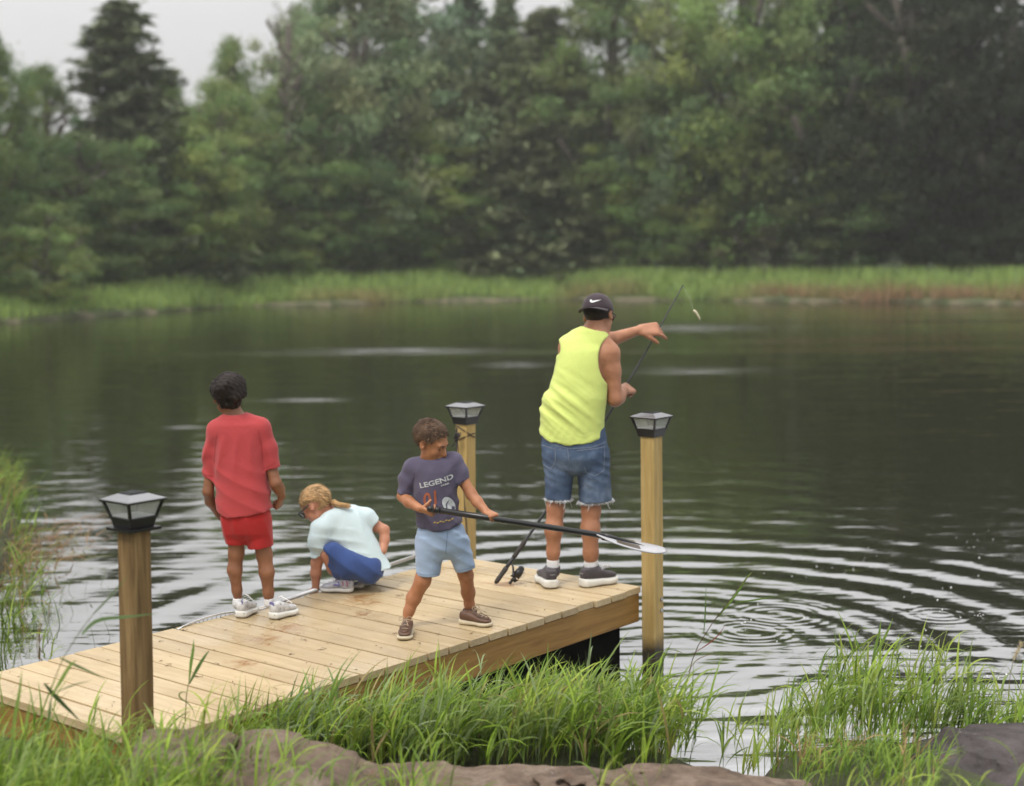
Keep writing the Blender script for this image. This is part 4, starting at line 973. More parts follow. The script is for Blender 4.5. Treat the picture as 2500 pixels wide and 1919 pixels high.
shell(D, .011, lambda p: hz(p[..., 0])-p[..., 2])
dn = mpart('denim_shorts', man, D, DENIM)
# pockets, seam, frayed hem
THREAD = cloth('frayed_thread', (.66, .68, .72), .1, 40); STITCH = cloth('pale_seam', (.17, .21, .28), .15, 40)
vw = np.array((0, -1., 0)); XR = np.array((1., 0, 0)); kpx = Y/FPX
def strip_on(par, name, px, w, target, m_, closed=False, off=.0025):
    C0 = px+([px[0]] if closed else []); pts = []
    for i in range(len(C0)-1):
        for s_3 in np.linspace(0, 1, 6)[:-1]: pts.append((C0[i][0]*(1-s_3)+C0[i+1][0]*s_3, C0[i][1]*(1-s_3)+C0[i+1][1]*s_3))
    pts.append(C0[-1]); O_ = J(px[0][0], px[0][1]); uv = []; fs = []
    for i, (u, v_) in enumerate(pts):
        a = np.array(pts[max(i-1, 0)]); b2 = np.array(pts[min(i+1, len(pts)-1)]); d = (b2-a)/(np.linalg.norm(b2-a)+1e-9); nn = np.array((-d[1], d[0]))
        for s_3 in (-1, 1):
            q = np.array((u, v_))+nn*w*s_3; ww = J(q[0], q[1])-O_; uv.append((ww[0], ww[2]))
        if i: fs.append((2*i-2, 2*i-1, 2*i+1, 2*i))
    return press(par, name, uv, fs, target, O_, XR, UP, vw, m_, off)
hem_strips(shirt_man, shirt_man, [[(1326, 1058), (1345, 1069), (1390, 1078), (1440, 1073), (1472, 1061)]], (.48, .56, .15), 'neon_seam')
strip_on(dn, 'back_pocket', [(1324, 1084), (1354, 1089), (1354, 1120), (1344, 1138), (1326, 1132)], 1.1, dn, STITCH)
strip_on(dn, 'back_pocket', [(1405, 1092), (1474, 1086), (1472, 1142), (1450, 1155), (1428, 1146), (1424, 1132)], 1.1, dn, STITCH)
strip_on(dn, 'seam', [(1383, 1085), (1386, 1112), (1392, 1140)], .9, dn, STITCH); strip_on(dn, 'waist_seam', [(1325, 1068), (1352, 1080), (1390, 1087), (1440, 1085), (1477, 1075)], .9, dn, STITCH)
mb = MB(); r = np.random.default_rng(5)
for (u0, u1, vv, nf) in ((1331, 1397, 1222, 130), (1410, 1497, 1228, 160)):
    for q in range(nf):
        an = r.uniform(0, 6.28); u = (u0+u1)/2+(u1-u0)/2*.97*math.cos(an); dp = .082*math.sin(an); zt = hz(W(u, vv, Y)[0])+.006
        p = W(u, vv, Y+dp); p[2] = zt; L = r.uniform(.008, .022)*(2.4 if r.random() < .07 else 1); mb.tube([p, p+np.array((r.normal()*.006, r.normal()*.004, -L*.6)), p+np.array((r.normal()*.009, r.normal()*.006, -L))], [.0028, .002, .0008], 4)
mb.build('frayed_hem', THREAD, dn)
# cap
CAPM = cloth('dark_cap_cloth', (.050, .036, .043), .12, 20, .8, .3, 30)
C_ = Field(*bounds(hc, m=.2), .0045)
CB = basis((.42, .86, -.22), (-.08, 0, 1)); Qc = lambda x, y, z: hc+(CB[0]*x+CB[1]*y+CB[2]*z)*hs
C_.ell(Qc(0, -.05, .14), np.array((.365, .435, .385))*hs, CB, .01); p = C_.grid()
loc = ((p-hc)@CB.T)/hs; C_.F = np.maximum(C_.F, (.075-.06*loc[..., 1]-loc[..., 2]).astype(np.float32)*hs); del p, loc
folds(C_, lambda p: -np.exp(-(np.abs(((p-hc)@CB[0])/hs)/.012)**2)*.5-np.exp(-(np.abs(((p-hc)@CB[0])/hs-.2)/.012)**2)*.4-np.exp(-(np.abs(((p-hc)@CB[0])/hs+.2)/.012)**2)*.4, .0016)
cap = mpart('cap', man, C_, CAPM)
V_ = []; nu, nv = 19, 7
for i in range(nu):
    th = math.radians(-72+144*i/(nu-1))
    for j in range(nv):
        f_ = j/(nv-1); ex = .30*f_*(math.cos(th)**.55 if abs(th) < 1.56 else 0); x = math.sin(th)*(.355+.03*f_*math.cos(th)); y = -.05-math.cos(th)*(.41)-ex
        z = .10-.06*(y)*.4-.30*ex*.75-.34*x*x*(f_*.9+.1); V_.append(Qc(x, y, z))
n0 = len(V_); V_ += [q-CB[2]*.005 for q in V_]
Fq = [(i*nv+j, (i+1)*nv+j, (i+1)*nv+j+1, i*nv+j+1) for i in range(nu-1) for j in range(nv-1)]; Fq += [tuple(n0+x for x in q[::-1]) for q in Fq]
edge = [i*nv+nv-1 for i in range(nu)]; Fq += [(edge[i], edge[i+1], n0+edge[i+1], n0+edge[i]) for i in range(nu-1)]
part('cap_brim', cap, V_, Fq, CAPM, True)
PRW = cloth('white_print', (.80, .80, .80), .05, 30)
sw = [(1440.5, 732), (1440, 735), (1441.5, 737.8), (1445, 738.6), (1452, 736.8), (1460, 734.2), (1468.5, 731.2), (1460, 732.3), (1452, 733.4), (1447, 734), (1445, 733.6), (1444, 731)]
O_ = J(1454, 735); uvs = [((J(u, v_)-O_)[0], (J(u, v_)-O_)[2]) for u, v_ in sw]
press(cap, 'swoosh_emblem', uvs, [(0, 1, 2, 11), (11, 2, 10), (10, 2, 3), (10, 3, 9), (9, 3, 4), (9, 4, 8), (8, 4, 5), (8, 5, 7), (7, 5, 6)], cap, O_, XR, UP, vw, PRW, .003)
# nape hair, glasses, chain
HM = hairmat('hair')
Hh = Field(*bounds(hc, m=.16), .005); Qh = lambda x, y, z: hc+(HB[0]*x+HB[1]*y+HB[2]*z)*hs
Hh.ell(Qh(0, -.065, .12), np.array((.336, .408, .35))*hs, HB, .01); p = Hh.grid(); loc = ((p-hc)@HB.T)/hs
Hh.F = np.maximum(np.maximum(Hh.F, (loc[..., 1]-.06-.25*np.clip(loc[..., 2], 0, 1)).astype(np.float32)*hs), np.maximum((-.155-loc[..., 2]-.08*np.cos(loc[..., 0]*9)), loc[..., 2]-.2).astype(np.float32)*hs); del p, loc
V, Q = Hh.mesh(); hair_m = part('hair', man, V, Q, HM, True, np.tile(np.array((.020, .014, .011)), (len(V), 1)))
r = np.random.default_rng(11); V, Fq, Tn = strands(700, hc, HB, hs, lambda x, y, z: y < .02 and -.2 < z < .08, lambda x, y, z: (0, 0, -1), .07, .010, r, np.array((.022, .016, .012)), .12, .02); part('hair_strands', hair_m, V, Fq, HM, False, Tn)
GLS = simple('dark_glasses', (.012, .012, .014), .2, .1, 20, 0)
mb = MB(); mb.tube([Qh(.345, .0, .03), Qh(.34, .25, .04), Qh(.27, .40, .04)], .0035, 6); mb.tube([Qh(-.345, .0, .03), Qh(-.34, .25, .04), Qh(-.27, .40, .04)], .0035, 6)
for q in (-1, 1): mb.tube([Qh(.135*q+.11*math.cos(a), .405-.02*abs(math.cos(a)), .02+.075*math.sin(a)) for a in np.linspace(0, 6.28, 13)], .004, 5); mb.add([Qh(.135*q+.105*math.cos(a), .40, .02+.07*math.sin(a)) for a in np.linspace(0, 6.28, 12, False)], [tuple(range(12))])
mb.tube([Qh(-.03, .42, .05), Qh(.03, .42, .05)], .003, 5); mb.build('glasses', GLS, man)
GOLD = simple('pale_chain', (.70, .62, .45), .35, .1, 30, 0, metal=.8)
mb = MB(); nd = unit(hd-nb); na = unit(np.cross(nd, (0, 1, 0))); nbv = np.cross(nd, na); cc0 = nb*.62+hd*.38
mb.tube([cc0+na*.064*math.cos(a)+nbv*.064*math.sin(a)+nd*.012*math.cos(a+.6) for a in np.linspace(0, 6.3, 30)], .0018, 5, False); mb.build('neck_chain', GOLD, man)
# socks and shoes
KNIT = cloth('charcoal_knit_shoe', (.062, .054, .060), .25, 60, .8, .5, 70); FOAM = simple('cream_foam_sole', (.66, .66, .61), .6, .08, 15, .2, 40, .003)
m, t, b = base('worn_white_sole'); v = coords(t); sep = N(t, 'ShaderNodeSeparateXYZ'); t.links.new(v, sep.inputs[0])
c = ramp(t, math_(t, 'ADD', sep.outputs[2], math_(t, 'MULTIPLY', noise(t, v, 18, 4), .012)), [(.006, (.13, .085, .04)), (.020, (.64, .63, .585))]); t.links.new(c, b.inputs['Base Color']); b.inputs['Roughness'].default_value = .6; SOLE = m
def fit_shoes(par, spec, upm, solem, L, w, h, sole, names=('shoe', 'sole'), flare=.006, sock=None, anks=None, collar=.0, srad=(.03, .03)):
    out = []
    for i, (heel, dr) in enumerate(spec):
        heel = np.array(heel); toe = heel+unit((dr[0], dr[1], 0))*L; zz0 = .0015
        lo_, hi_ = bounds(heel, toe, heel+UP*(h+sole), m=.075); lo_[2] = -.01
        Fu, Fs = Field(lo_, hi_, .004), Field(lo_, hi_, .004)
        P_, f_, r_ = shoe(Fu, Fs, heel, toe, L, w, h, zz0, sole=sole, flare=flare)
        if anks is not None:                                          # ankle opening
            a = anks[i]; Fu.cone(np.array((a[0], a[1], sole+h*.45)), np.array((a[0], a[1], sole+h*.83+collar)), max(w*.70, srad[i]*1.22), max(w*.66, srad[i]*1.18), .02)
            Fu.cone(np.array((a[0], a[1], sole+h*.5)), np.array((a[0], a[1], sole+h*1.6)), max(w*.58, srad[i]*1.02), max(w*.60, srad[i]*1.1), .003, 's')
            q = np.array((a[0], a[1], sole+h*.83+collar)); p = Fu.grid(); cutp = ((p-q)@unit(UP*1.0-f_*.12)).astype(np.float32); Fu.F = np.maximum(Fu.F, cutp); del p
        so = mpart('shoe', par, Fu, upm); ss = mpart(names[1], so, Fs, solem); out.append((so, ss, P_, f_, r_))
        if sock is not None:
            Fk = Field(*bounds((a[0], a[1], sole+h*.4), (a[0], a[1], sole+h+sock+.02), m=.06), .0045); Fk.cone((a[0], a[1], sole+h*.5), (a[0], a[1], sole+h*.83+sock), max(w*.60, srad[i]), srad[i]*1.04, .01)
            p = Fk.grid(); Fk.F = np.maximum(Fk.F, (p[..., 2]-(sole+h*.83+sock)).astype(np.float32)); del p; mpart('sock', par, Fk, WHITE)
    return out
hl, hr_ = G(1350, 1439), G(1417, 1435)
ms_ = fit_shoes(man, [(hl, (-.28, 1)), (hr_, (.82, .5))], KNIT, SOLE, .245, .042, .084, .044, anks=[J(1350, 1378)[:2], J(1443, 1382)[:2]], sock=.030, flare=.009, collar=-.004, srad=(.034, .038))
so, ss, P_, f_, r_ = ms_[1]
printed(so, 'shoe_lettering', 'HOKA', so, P_(.66, 0, .088), f_, UP, r_, .032, PRW, 0, .003, .0008, fitw=.062)
for so, ss, P_, f_, r_ in ms_:
    for q in (-.35, 0, .35):
        uv = [(q*.045-.003-q*.012, .0), (q*.045+.003-q*.012, 0), (q*.045*.45+.0025, .028), (q*.045*.45-.0025, .028)]
        press(so, 'heel_stripe', uv, [(0, 1, 2, 3)], so, P_(.05, 0, .078), r_, UP, -f_, STITCH if 0 else PRW, .003)

# fishing rod, lure
RODM = simple('black_rod_blank', (.02, .02, .022), .3, .2, 30, 0); CORK = simple('dark_rod_grip', (.035, .03, .026), .75, .3, 60, .4, 150, .002); GREY = simple('grey_rod_tip', (.16, .17, .15), .4, .2, 30, 0)
ra = RODA+UP*.012; rh = J(1531, 936, .28); rt = W(1668, 695, Y+.55)
rodp = lambda s_4: (ra*(1-s_4)+rt*s_4)+np.array((.035, 0, -.0))*math.sin(math.pi*s_4)*1.2
def rod_at_v(vv):                                                     # where along the rod the picture height is vv
    best = min(np.linspace(0, 1, 400), key=lambda s_4: abs(float((959.5+FPX*np.dot(np.array(EV), rodp(s_4)-np.array((0, 0, CAMH)))/np.dot(np.array(FW), rodp(s_4)-np.array((0, 0, CAMH))))-vv))); return best
rod = root('fishing_rod', ra, 'black spinning rod standing on the deck in the hand of the man', 'fishing rod')
mb = MB(); ss_ = np.linspace(.0, 1, 40); mb.tube([rodp(q) for q in ss_], list(np.interp(ss_, [0, .2, .55, 1], [.009, .0085, .007, .0035])), 8); mb.build('blank', RODM, rod, True)
s1, s2, s3 = rod_at_v(1385), rod_at_v(1362), rod_at_v(1318)
mb = MB(); q_ = np.linspace(.004, s1, 8); mb.tube([rodp(x) for x in q_], [.012, .0135, .014, .013, .0135, .014, .0145, .013], 10); mb.build('rear_grip', CORK, rod, True)
mb = MB(); q_ = np.linspace(s1, s2, 5); mb.tube([rodp(x) for x in q_], [.0105, .0115, .0105, .0115, .0105], 10); mb.build('reel_seat', RODM, rod, True)
mb = MB(); q_ = np.linspace(s2, s3, 8); mb.tube([rodp(x) for x in q_], [.0115, .0135, .0135, .0125, .0135, .0135, .014, .009], 10); mb.build('fore_grip', CORK, rod, True)
mb = MB()
for q in (.36, .50, .63, .75, .85, .93, .995):
    p = rodp(q); dd_ = unit(rodp(min(q+.01, 1))-rodp(q-.01)); sd_ = -unit(np.cross(dd_, (0, 1, 0))); rr = .016*(1.15-q)+.0035; c = p+sd_*(rr+.004); mb.tube([c+sd_*rr*math.cos(a)+np.array((0, 1, 0))*rr*math.sin(a) for a in np.linspace(0, 6.29, 13)], .0011, 4, False); mb.tube([p, c-sd_*rr], .001, 4)
mb.build('line_guides', GREY, rod)
sd_ = -unit(np.cross(unit(rt-ra), (0, 1, 0))); ax = unit(rt-ra); pr = rodp((s1+s2)/2)
reel = MB(); k1 = pr+sd_*.028-ax*.012; k2 = pr+sd_*.052-ax*.045; reel.tube([pr+sd_*.01, k1, k2, pr+sd_*.056-ax*.06], [.006, .005, .008, .016], 8); rl = reel.build('reel', RODM, rod, True)
mb = MB(); a0 = pr+sd_*.072-ax*.052; mb.tube([a0, a0+ax*.016, a0+ax*.017, a0+ax*.045, a0+ax*.046, a0+ax*.062, a0+ax*.072], [.020, .022, .024, .022, .019, .018, .008], 14); mb.build('spool', BLK, rl, True)
mb = MB(); mb.tube([a0-ax*.004, a0-ax*.03-sd_*.012], [.016, .008], 10); mb.tube([a0-ax*.03-sd_*.012, a0-ax*.05-sd_*.01], [.007, .010], 8); mb.tube([a0-ax*.004+sd_*.02, a0-ax*.028+sd_*.004], .004, 6); mb.build('handle', BLK, rl, True)
mb = MB(); mb.tube([a0+ax*.01+sd_*.024, a0+ax*.03+sd_*.034, a0+ax*.055+sd_*.022], .0016, 5); mb.build('bail_wire', METAL, rl, True)
LINE = simple('clear_line', (.7, .7, .68), .3, .05, 10, 0)
lu = W(1693, 757, Y+.55); lu2 = W(1708, 777, Y+.55)
lure = root('fishing_lure', lu, 'small pale curved lure dangling in the air right of the rod tip', 'fishing lure')
LUR = simple('pale_soft_lure', (.62, .55, .38), .35, .25, 60, 0)
mb = MB(); mb.tube([lu, lu+(lu2-lu)*.25+UP*.004, lu+(lu2-lu)*.55+UP*.006, lu+(lu2-lu)*.82, lu2, lu2-UP*.010], [.004, .0085, .0075, .006, .005, .002], 8); mb.build('lure_body', LUR, lure, True)
mb = MB(); mb.tube([lu2, lu2+np.array((.006, 0, -.012)), lu2+np.array((-.004, 0, -.016))], .0009, 5); mb.build('hook', METAL, lure, True)
mb = MB(); mb.tube([rodp(.995), rodp(.995)*.5+lu*.5+np.array((.01, 0, 0)), lu], .0005, 4, False); mb.build('line', LINE, lure)

# ---------------------------------------------------------------- the boy in red
Y = float(G(622, 1511)[1])+.07; J = lambda u, v, d=0.: W(u, v, Y+d)
SK2 = skin('brown_skin', (.26, .118, .060))
boy = root('person', G(625, 1510), 'boy in a red shirt and red shorts seen from behind at the dock edge', 'person')
B = Field(*bounds(J(490, 900), J(700, 1515), J(600, 1200, -.2), J(600, 1200, .25), m=.02), .005)
tors = [(1022, 548, 608, .045, .0), (1040, 528, 632, .068, 0), (1075, 524, 642, .085, 0), (1120, 528, 644, .09, 0), (1170, 533, 648, .092, 0), (1220, 538, 654, .095, 0), (1262, 548, 654, .09, 0), (1300, 552, 652, .08, 0)]
B.loft(secs_px(tors, Y, -.008, -.01), (0, Y, 0), k=.02, cap=(.03, .04))
HB = basis((-.38, .92, .03), (-.10, 0, 1)); hs = .208; hc = J(557, 966, .01)
head(B, hc, HB, hs); B.cone(J(576, 1030), J(563, 988, .0), .046, .043, .03)
sL, sR = J(534, 1052), J(634, 1046)
B.cone(J(570, 1030), sL, .04, .042, .04); B.cone(J(584, 1030), sR, .04, .042, .04)
eL, wL = J(508, 1200, -.01), J(529, 1249, .09); eR, wR = J(673, 1180, -.02), J(688, 1211, .035)
B.chain([sL, J(518, 1120), eL, ], [.038, .030, .027], .02); B.chain([eL, J(514, 1224, .04), wL], [.027, .027, .019], .015); hand(B, wL, unit(J(545, 1262, .16)-wL), (-.8, -.3, .3), .125, .7, 1, .3)
B.chain([sR, J(656, 1120), eR], [.038, .031, .029], .02); B.chain([eR, J(681, 1193, 0), wR], [.029, .028, .021], .015); hand(B, wR, unit(J(683, 1228, .05)-wR), (.85, -.4, .1), .125, [1.25, 1.3, 1.3, 1.3], -1, .5)
for hip, kn_, cf, an, rr in ((J(577, 1275), J(577, 1350, -.005), J(573, 1392, -.014), J(581, 1462), (.054, .038, .036, .0215)), (J(632, 1275), J(645, 1354, -.005), J(651, 1397, -.014), J(657, 1468), (.054, .039, .037, .0230))):
    B.chain([hip, kn_], rr[:2], .02); B.chain([kn_, cf, cf*.3+an*.7, an], [rr[1], rr[2], rr[3]*1.12, rr[3]], .02)
mpart('body', boy, B, SK2)
RED = cloth('washed_red_cotton', (.42, .056, .060), .07, 5, .9, .5, 12); RED2 = cloth('bright_red_shorts', (.36, .018, .018), .07, 6, .8, .4, 14)
st = [(1022, 545, 612, .052, 0), (1036, 528, 632, .075, 0), (1080, 523, 646, .092, 0), (1130, 525, 650, .10, 0), (1180, 527, 657, .104, 0), (1230, 530, 663, .108, 0), (1275, 532, 668, .112, 0)]
def t1_(F_): F_.loft(secs_px(st, Y, -.005, .006), (0, Y, 0), k=.02, cap=(.04, .04)); F_.cone(J(570, 1032), sL, .048, .047, .04); F_.cone(J(584, 1032), sR, .048, .047, .04)
def t2_(F_): F_.chain([sL, J(519, 1105), J(510, 1180)], [.045, .040, .037], .022)
def t3_(F_): F_.chain([sR, J(655, 1095), J(667, 1165, -.01)], [.043, .039, .037], .022)
def ff(p):
    x = p[:, 0]-J(590, 1100)[0]; z = p[:, 2]-J(590, 1060)[2]
    v1 = rg(x*95+z*14*x/.1+3.0*npnoise(p, 51, 6, 2))*np.clip((-z)/.06, 0, 1)*np.clip(1.4+z/.28, 0, 1)
    v2 = rg((x*.75+z)*70+4*npnoise(p, 52, 6, 2))*np.clip((-z-.12)/.12, 0, 1)
    mk = np.clip(.5+.7*npnoise(p, 54, 9, 2), 0, 1.2)
    return mk*(.8*v1+.8*v2)+.5*npnoise(p, 53, 14, 2)
hm = hemline([(495, 1240), (529, 1254), (551, 1264), (610, 1259), (655, 1246), (690, 1232)], Y-.13)
cL = J(511, 1164); cR = J(660, 1142)
S = garment(bounds(J(485, 1010), J(695, 1275), J(600, 1150, -.17), J(600, 1150, .2), m=.02), .0045, [(t1_, lambda p: hm(p[..., 0])-p[..., 2], .0), (t2_, lambda p: (p-cL)@unit((-.10, 0, -1.)), .022), (t3_, lambda p: (p-cR)@unit((.30, 0, -1.)), .022)], .009, ff, .0095,
    (lambda F_: F_.cone(J(577, 1022, .0), J(570, 990, 0), .050, .052, .005, 's'),))
sh = mpart('shirt', boy, S, RED)
hem_strips(sh, sh, [[(533, 1249), (551, 1257), (610, 1252), (655, 1239), (663, 1234)], [(497, 1155), (511, 1158), (524, 1160)], [(645, 1142), (660, 1135), (676, 1127)], [(538, 1052), (530, 1090), (527, 1130)], [(636, 1046), (643, 1085), (645, 1120)]], (.27, .028, .036), 'red_seam')
C2 = Field(*bounds(J(540, 1000), J(615, 1040), J(575, 1020, -.1), J(575, 1020, .1), m=.01), .004); cc0 = J(577, 1024); nd = unit(J(568, 990)-J(578, 1034))
mb = MB(); na = unit(np.cross(nd, (0, 1, 0))); nbv = np.cross(nd, na); mb.tube([cc0+na*.057*math.cos(a)+nbv*.055*math.sin(a)-nd*.004 for a in np.linspace(0, 6.29, 31)], .0055, 6, False); mb.build('collar', RED, sh, True)
D = Field(*bounds(J(535, 1235), J(675, 1350), J(600, 1290, -.15), J(600, 1290, .15), m=.01), .0045)
D.loft(secs_px([(1235, 541, 662, .10, 0), (1265, 541, 663, .106, -.004), (1295, 544, 663, .098, -.004), (1318, 552, 660, .05, 0)], Y), (0, Y, 0), k=.02, cap=(.02, .05))
D.loft(secs_px([(1265, 543, 606, .08, 0), (1300, 547, 604, .076, 0), (1350, 555, 600, .062, 0)], Y), (0, Y, 0), k=.022, cap=(.02, 0)); D.loft(secs_px([(1265, 598, 662, .085, 0), (1300, 600, 663, .082, 0), (1356, 604, 665, .075, 0)], Y), (0, Y, 0), k=.022, cap=(.02, 0))
folds(D, lambda p: npnoise(p, 61, 16, 2)*.7+rg(p[:, 0]*90+p[:, 2]*25+3*npnoise(p, 62, 8, 2))*.7, .0048)
hz = hemline([(540, 1330), (602, 1334), (604, 1343), (668, 1337)], Y-.06); shell(D, .009, lambda p: hz(p[..., 0])-p[..., 2]); mpart('shorts', boy, D, RED2)
def hairpiece(par, hc, HB, hs, keep, grow, tint, seed, n, flow, L, w, lift, amp=.012, fq=22, mat_=None, zc=.13, jit=.35):
    Hh = Field(*bounds(hc, m=.17), .0045); R_, Fw, U_ = HB; Qh = lambda x, y, z: hc+(R_*x+Fw*y+U_*z)*hs
    Hh.ell(Qh(0, -.065, zc), np.array((.325+grow, .40+grow, .345+grow*1.15))*hs, HB, .01)
    folds(Hh, lambda p: npnoise(p, seed, fq/hs*.5, 3), amp); p = Hh.grid(); loc = ((p-hc)@HB.T)/hs
    Hh.F = np.maximum(Hh.F, (keep(loc[..., 0], loc[..., 1], loc[..., 2])*hs).astype(np.float32)); del p, loc
    V, Q = Hh.mesh(); tn = tint*(1+.35*npnoise(V, seed+1, 60, 3))[:, None]; h = part('hair', par, V, Q, HM, True, np.clip(tn, .004, 1))
    r = np.random.default_rng(seed); V, Fq, Tn = strands(n, hc, HB, hs, lambda x, y, z: keep(x, y, z) < -.01, flow, L, w, r, tint, lift, grow+.02, cz=zc, jit=jit); part('hair_strands', h, V, Fq, HM, False, Tn)
    V, Fq, Tn = strands(n//9, hc, HB, hs, lambda x, y, z: keep(x, y, z) < -.01, flow, L*.9, w*.45, r, tint*1.3, lift*2+.12, grow+.02, cz=zc, jit=jit+.25); part('flyaway_hair', h, V, Fq, HM, False, Tn); return h
kp = lambda x, y, z: np.maximum(y-.16-.75*np.clip(z, 0, .5), np.maximum(-.30-z-.1*np.cos(x*8)+.25*np.clip(y+.1, 0, 1), np.where(np.abs(x) > .24, (-.06-z)*1.0+.55*np.clip(y+.18, 0, .4), -1)))
hairpiece(boy, hc, HB, hs, kp, .046, np.array((.013, .008, .006)), 71, 4200, lambda x, y, z: (.5*np.sin(7*z), .9 if z > .3 else -.1, .35 if z > .25 else -1), .13, .011, .34, .015, 22)
SIL = simple('silver_white_mesh', (.52, .52, .52), .5, .3, 34, .4, 90, .004); SOLE2 = SOLE; ACC = cloth('violet_accent', (.14, .13, .34), .2, 40); DKS = cloth('dark_accent', (.05, .05, .05), .2, 40); GYS = cloth('grey_overlay', (.30, .29, .30), .1, 40)
h1, h2 = G(584, 1511), G(661, 1514)
bs = fit_shoes(boy, [(h1, (.30, 1)), (h2, (.62, .78))], SIL, SOLE, .180, .033, .066, .033, anks=[J(581, 1462)[:2], J(657, 1468)[:2]], sock=.006, flare=.007, srad=(.0245, .026))
for so, ss, P_, f_, r_ in bs:
    press(ss, 'sole_slot', [(-.026, -.004), (.026, -.004), (.026, .004), (-.026, .004)], [(0, 1, 2, 3)], ss, P_(.04, 0, .026), r_, UP, -f_, DKS, .002)
    press(so, 'heel_patch', [(-.018, -.008), (.014, -.010), (.022, .002), (.010, .010), (-.016, .006)], [(0, 1, 2, 3, 4)], so, P_(.05, 0, .082), r_, UP, -f_, ACC, .0025)
    for q in range(4):
        a_ = .22+.16*q; press(so, 'overlay', [(-.004, -.018), (.004, -.018), (.014, .012), (.006, .014)], [(0, 1, 2, 3)], so, P_(a_, 0, .066-.008*q), f_, UP, r_, GYS, .0025)
    mb = MB()
    for q in range(4): c = P_(.42+.1*q, 0, .085-.012*q+.02); mb.tube([c-r_*.02-UP*.004, c+UP*.004, c+r_*.02-UP*.004], .0022, 5)
    mb.build('laces', PRW, so)

# ---------------------------------------------------------------- the girl crouching
Y = float(G(822, 1447)[1])+.03; J = lambda u, v, d=0.: W(u, v, Y+d)
SK3 = skin('fair_skin', (.50, .235, .145))
girl = root('person', G(835, 1446), 'girl with glasses and a blond ponytail crouching in a pale shirt and blue shorts', 'person')
B = Field(*bounds(J(725, 1175), J(955, 1450), J(800, 1300, -.15), J(800, 1300, .3), m=.02), .005)
HB = basis((-.70, .22, -.62), (0, .05, 1)); hs = .208; hc = J(771, 1233, .07)
head(B, hc, HB, hs); B.cone(J(812, 1262, .08), J(786, 1238, .075), .046, .044, .03)
A0, A1 = J(898, 1388, .06), J(822, 1252, .08); AX = unit(A1-A0); AL = np.linalg.norm(A1-A0)
tsec = [(-.03, 0, 0, .085, .085), (.0, 0, 0, .104, .092), (AL*.3, .002, 0, .108, .092), (AL*.55, .0, 0, .110, .088), (AL*.78, -.012, 0, .124, .078), (AL*.93, -.018, 0, .110, .066), (AL*1.05, -.01, 0, .060, .05)]
UX = unit(np.array((.84, .10, .54)))
B.loft([(t_, a, b2, c-.012, d-.012) for t_, a, b2, c, d in tsec], A0, AX, UX, .02, cap=(.04, .03))
hp = G(769, 1450); 
B.chain([J(786, 1296, .02), J(778, 1335, 0), J(773, 1375, 0), J(771, 1400, 0), J(771, 1432, 0)], [.042, .033, .030, .029, .020], .015)
hand(B, J(771, 1432), unit(np.array((-.25, -.06, -.95))), (-.15, -.95, .1), .10, [.25, .2, .2, .2], 1, .2, .2)
B.chain([J(893, 1266, .12), J(916, 1284, .13), J(938, 1294, .12)], [.042, .033, .029], .015); B.chain([J(938, 1294, .12), J(939, 1318, .10), J(935, 1345, .06)], [.029, .027, .021], .012)
kA, kB = J(800, 1354, -.02), J(797, 1350, .16)
B.chain([J(900, 1390, .02), kA], [.075, .036], .02); B.chain([J(900, 1390, .16), kB], [.075, .036], .02)
B.chain([kA, J(815, 1386, 0), J(846, 1425, .0)], [.037, .038, .024], .015); B.chain([kB, J(825, 1390, .16), J(872, 1425, .14)], [.037, .038, .024], .015)
mpart('body', girl, B, SK3)
PALE = cloth('pale_aqua_cotton', (.56, .68, .71), .04, 5, .9, .5, 12); BLUE = cloth('royal_blue_shorts', (.044, .082, .235), .15, 8, .85, .5, 18)
gsec = [(-.075, .006, 0, .112, .112)]+[(t_, a, b2, c+.006, d+.012+(.012 if t_ < .05 else 0)) for t_, a, b2, c, d in tsec if t_ >= 0]
def t1_(F_): F_.loft(gsec, A0, AX, UX, .02, cap=(0, .03))
def t2_(F_): F_.chain([J(812, 1268, .05), J(788, 1292, .02), J(777, 1322, 0), J(778, 1375, 0)], [.055, .056, .050, .036], .025)
def t3_(F_): F_.chain([J(850, 1258, .10), J(890, 1264, .12), J(928, 1294, .13)], [.055, .050, .038], .025)
def ff(p):
    x = (p-A0)@UX; z = (p-A0)@AX; fr = np.clip(.55-x/.16, 0, 1)
    w = rg((z*1.0+x*.75)*82+3.6*npnoise(p, 81, 7, 2))*fr*np.clip((AL*.9-z)/.1, 0, 1)
    mk = np.clip(.55+.7*npnoise(p, 84, 10, 2), 0, 1.2); w = w*mk
    return w+.45*mk*rg((z*.5-x)*60+3*npnoise(p, 82, 6, 2))+.4*npnoise(p, 83, 14, 2)
bot = A0-AX*.028
S = garment(bounds(J(748, 1225), J(955, 1405), J(850, 1300, -.12), J(850, 1300, .28), m=.02), .0045, [(t1_, lambda p: (p-bot)@(-unit(AX*.9+UP*.35)), 0), (t2_, lambda p: (p-J(778, 1355))@unit((.0, 0, -1.)), .025), (t3_, lambda p: (p-J(909, 1281, .13))@unit((.65, .1, -.5)), .025)], .009, ff, .0085,
    (lambda F_: F_.cone(J(808, 1256, .08), J(776, 1226, .075), .048, .056, .006, 's'),))
sh = mpart('shirt', girl, S, PALE)
D = Field(*bounds(J(780, 1310), J(950, 1435), J(850, 1380, -.15), J(850, 1380, .32), m=.02), .0045)
D.ell(J(896, 1386, .08), (.094, .135, .082), None, .03)
D.chain([J(900, 1388, .0), J(850, 1380, -.03), J(812, 1345, -.03)], [.082, .070, .052], .03); D.chain([J(900, 1388, .17), J(850, 1380, .19), J(812, 1345, .17)], [.082, .070, .052], .03)
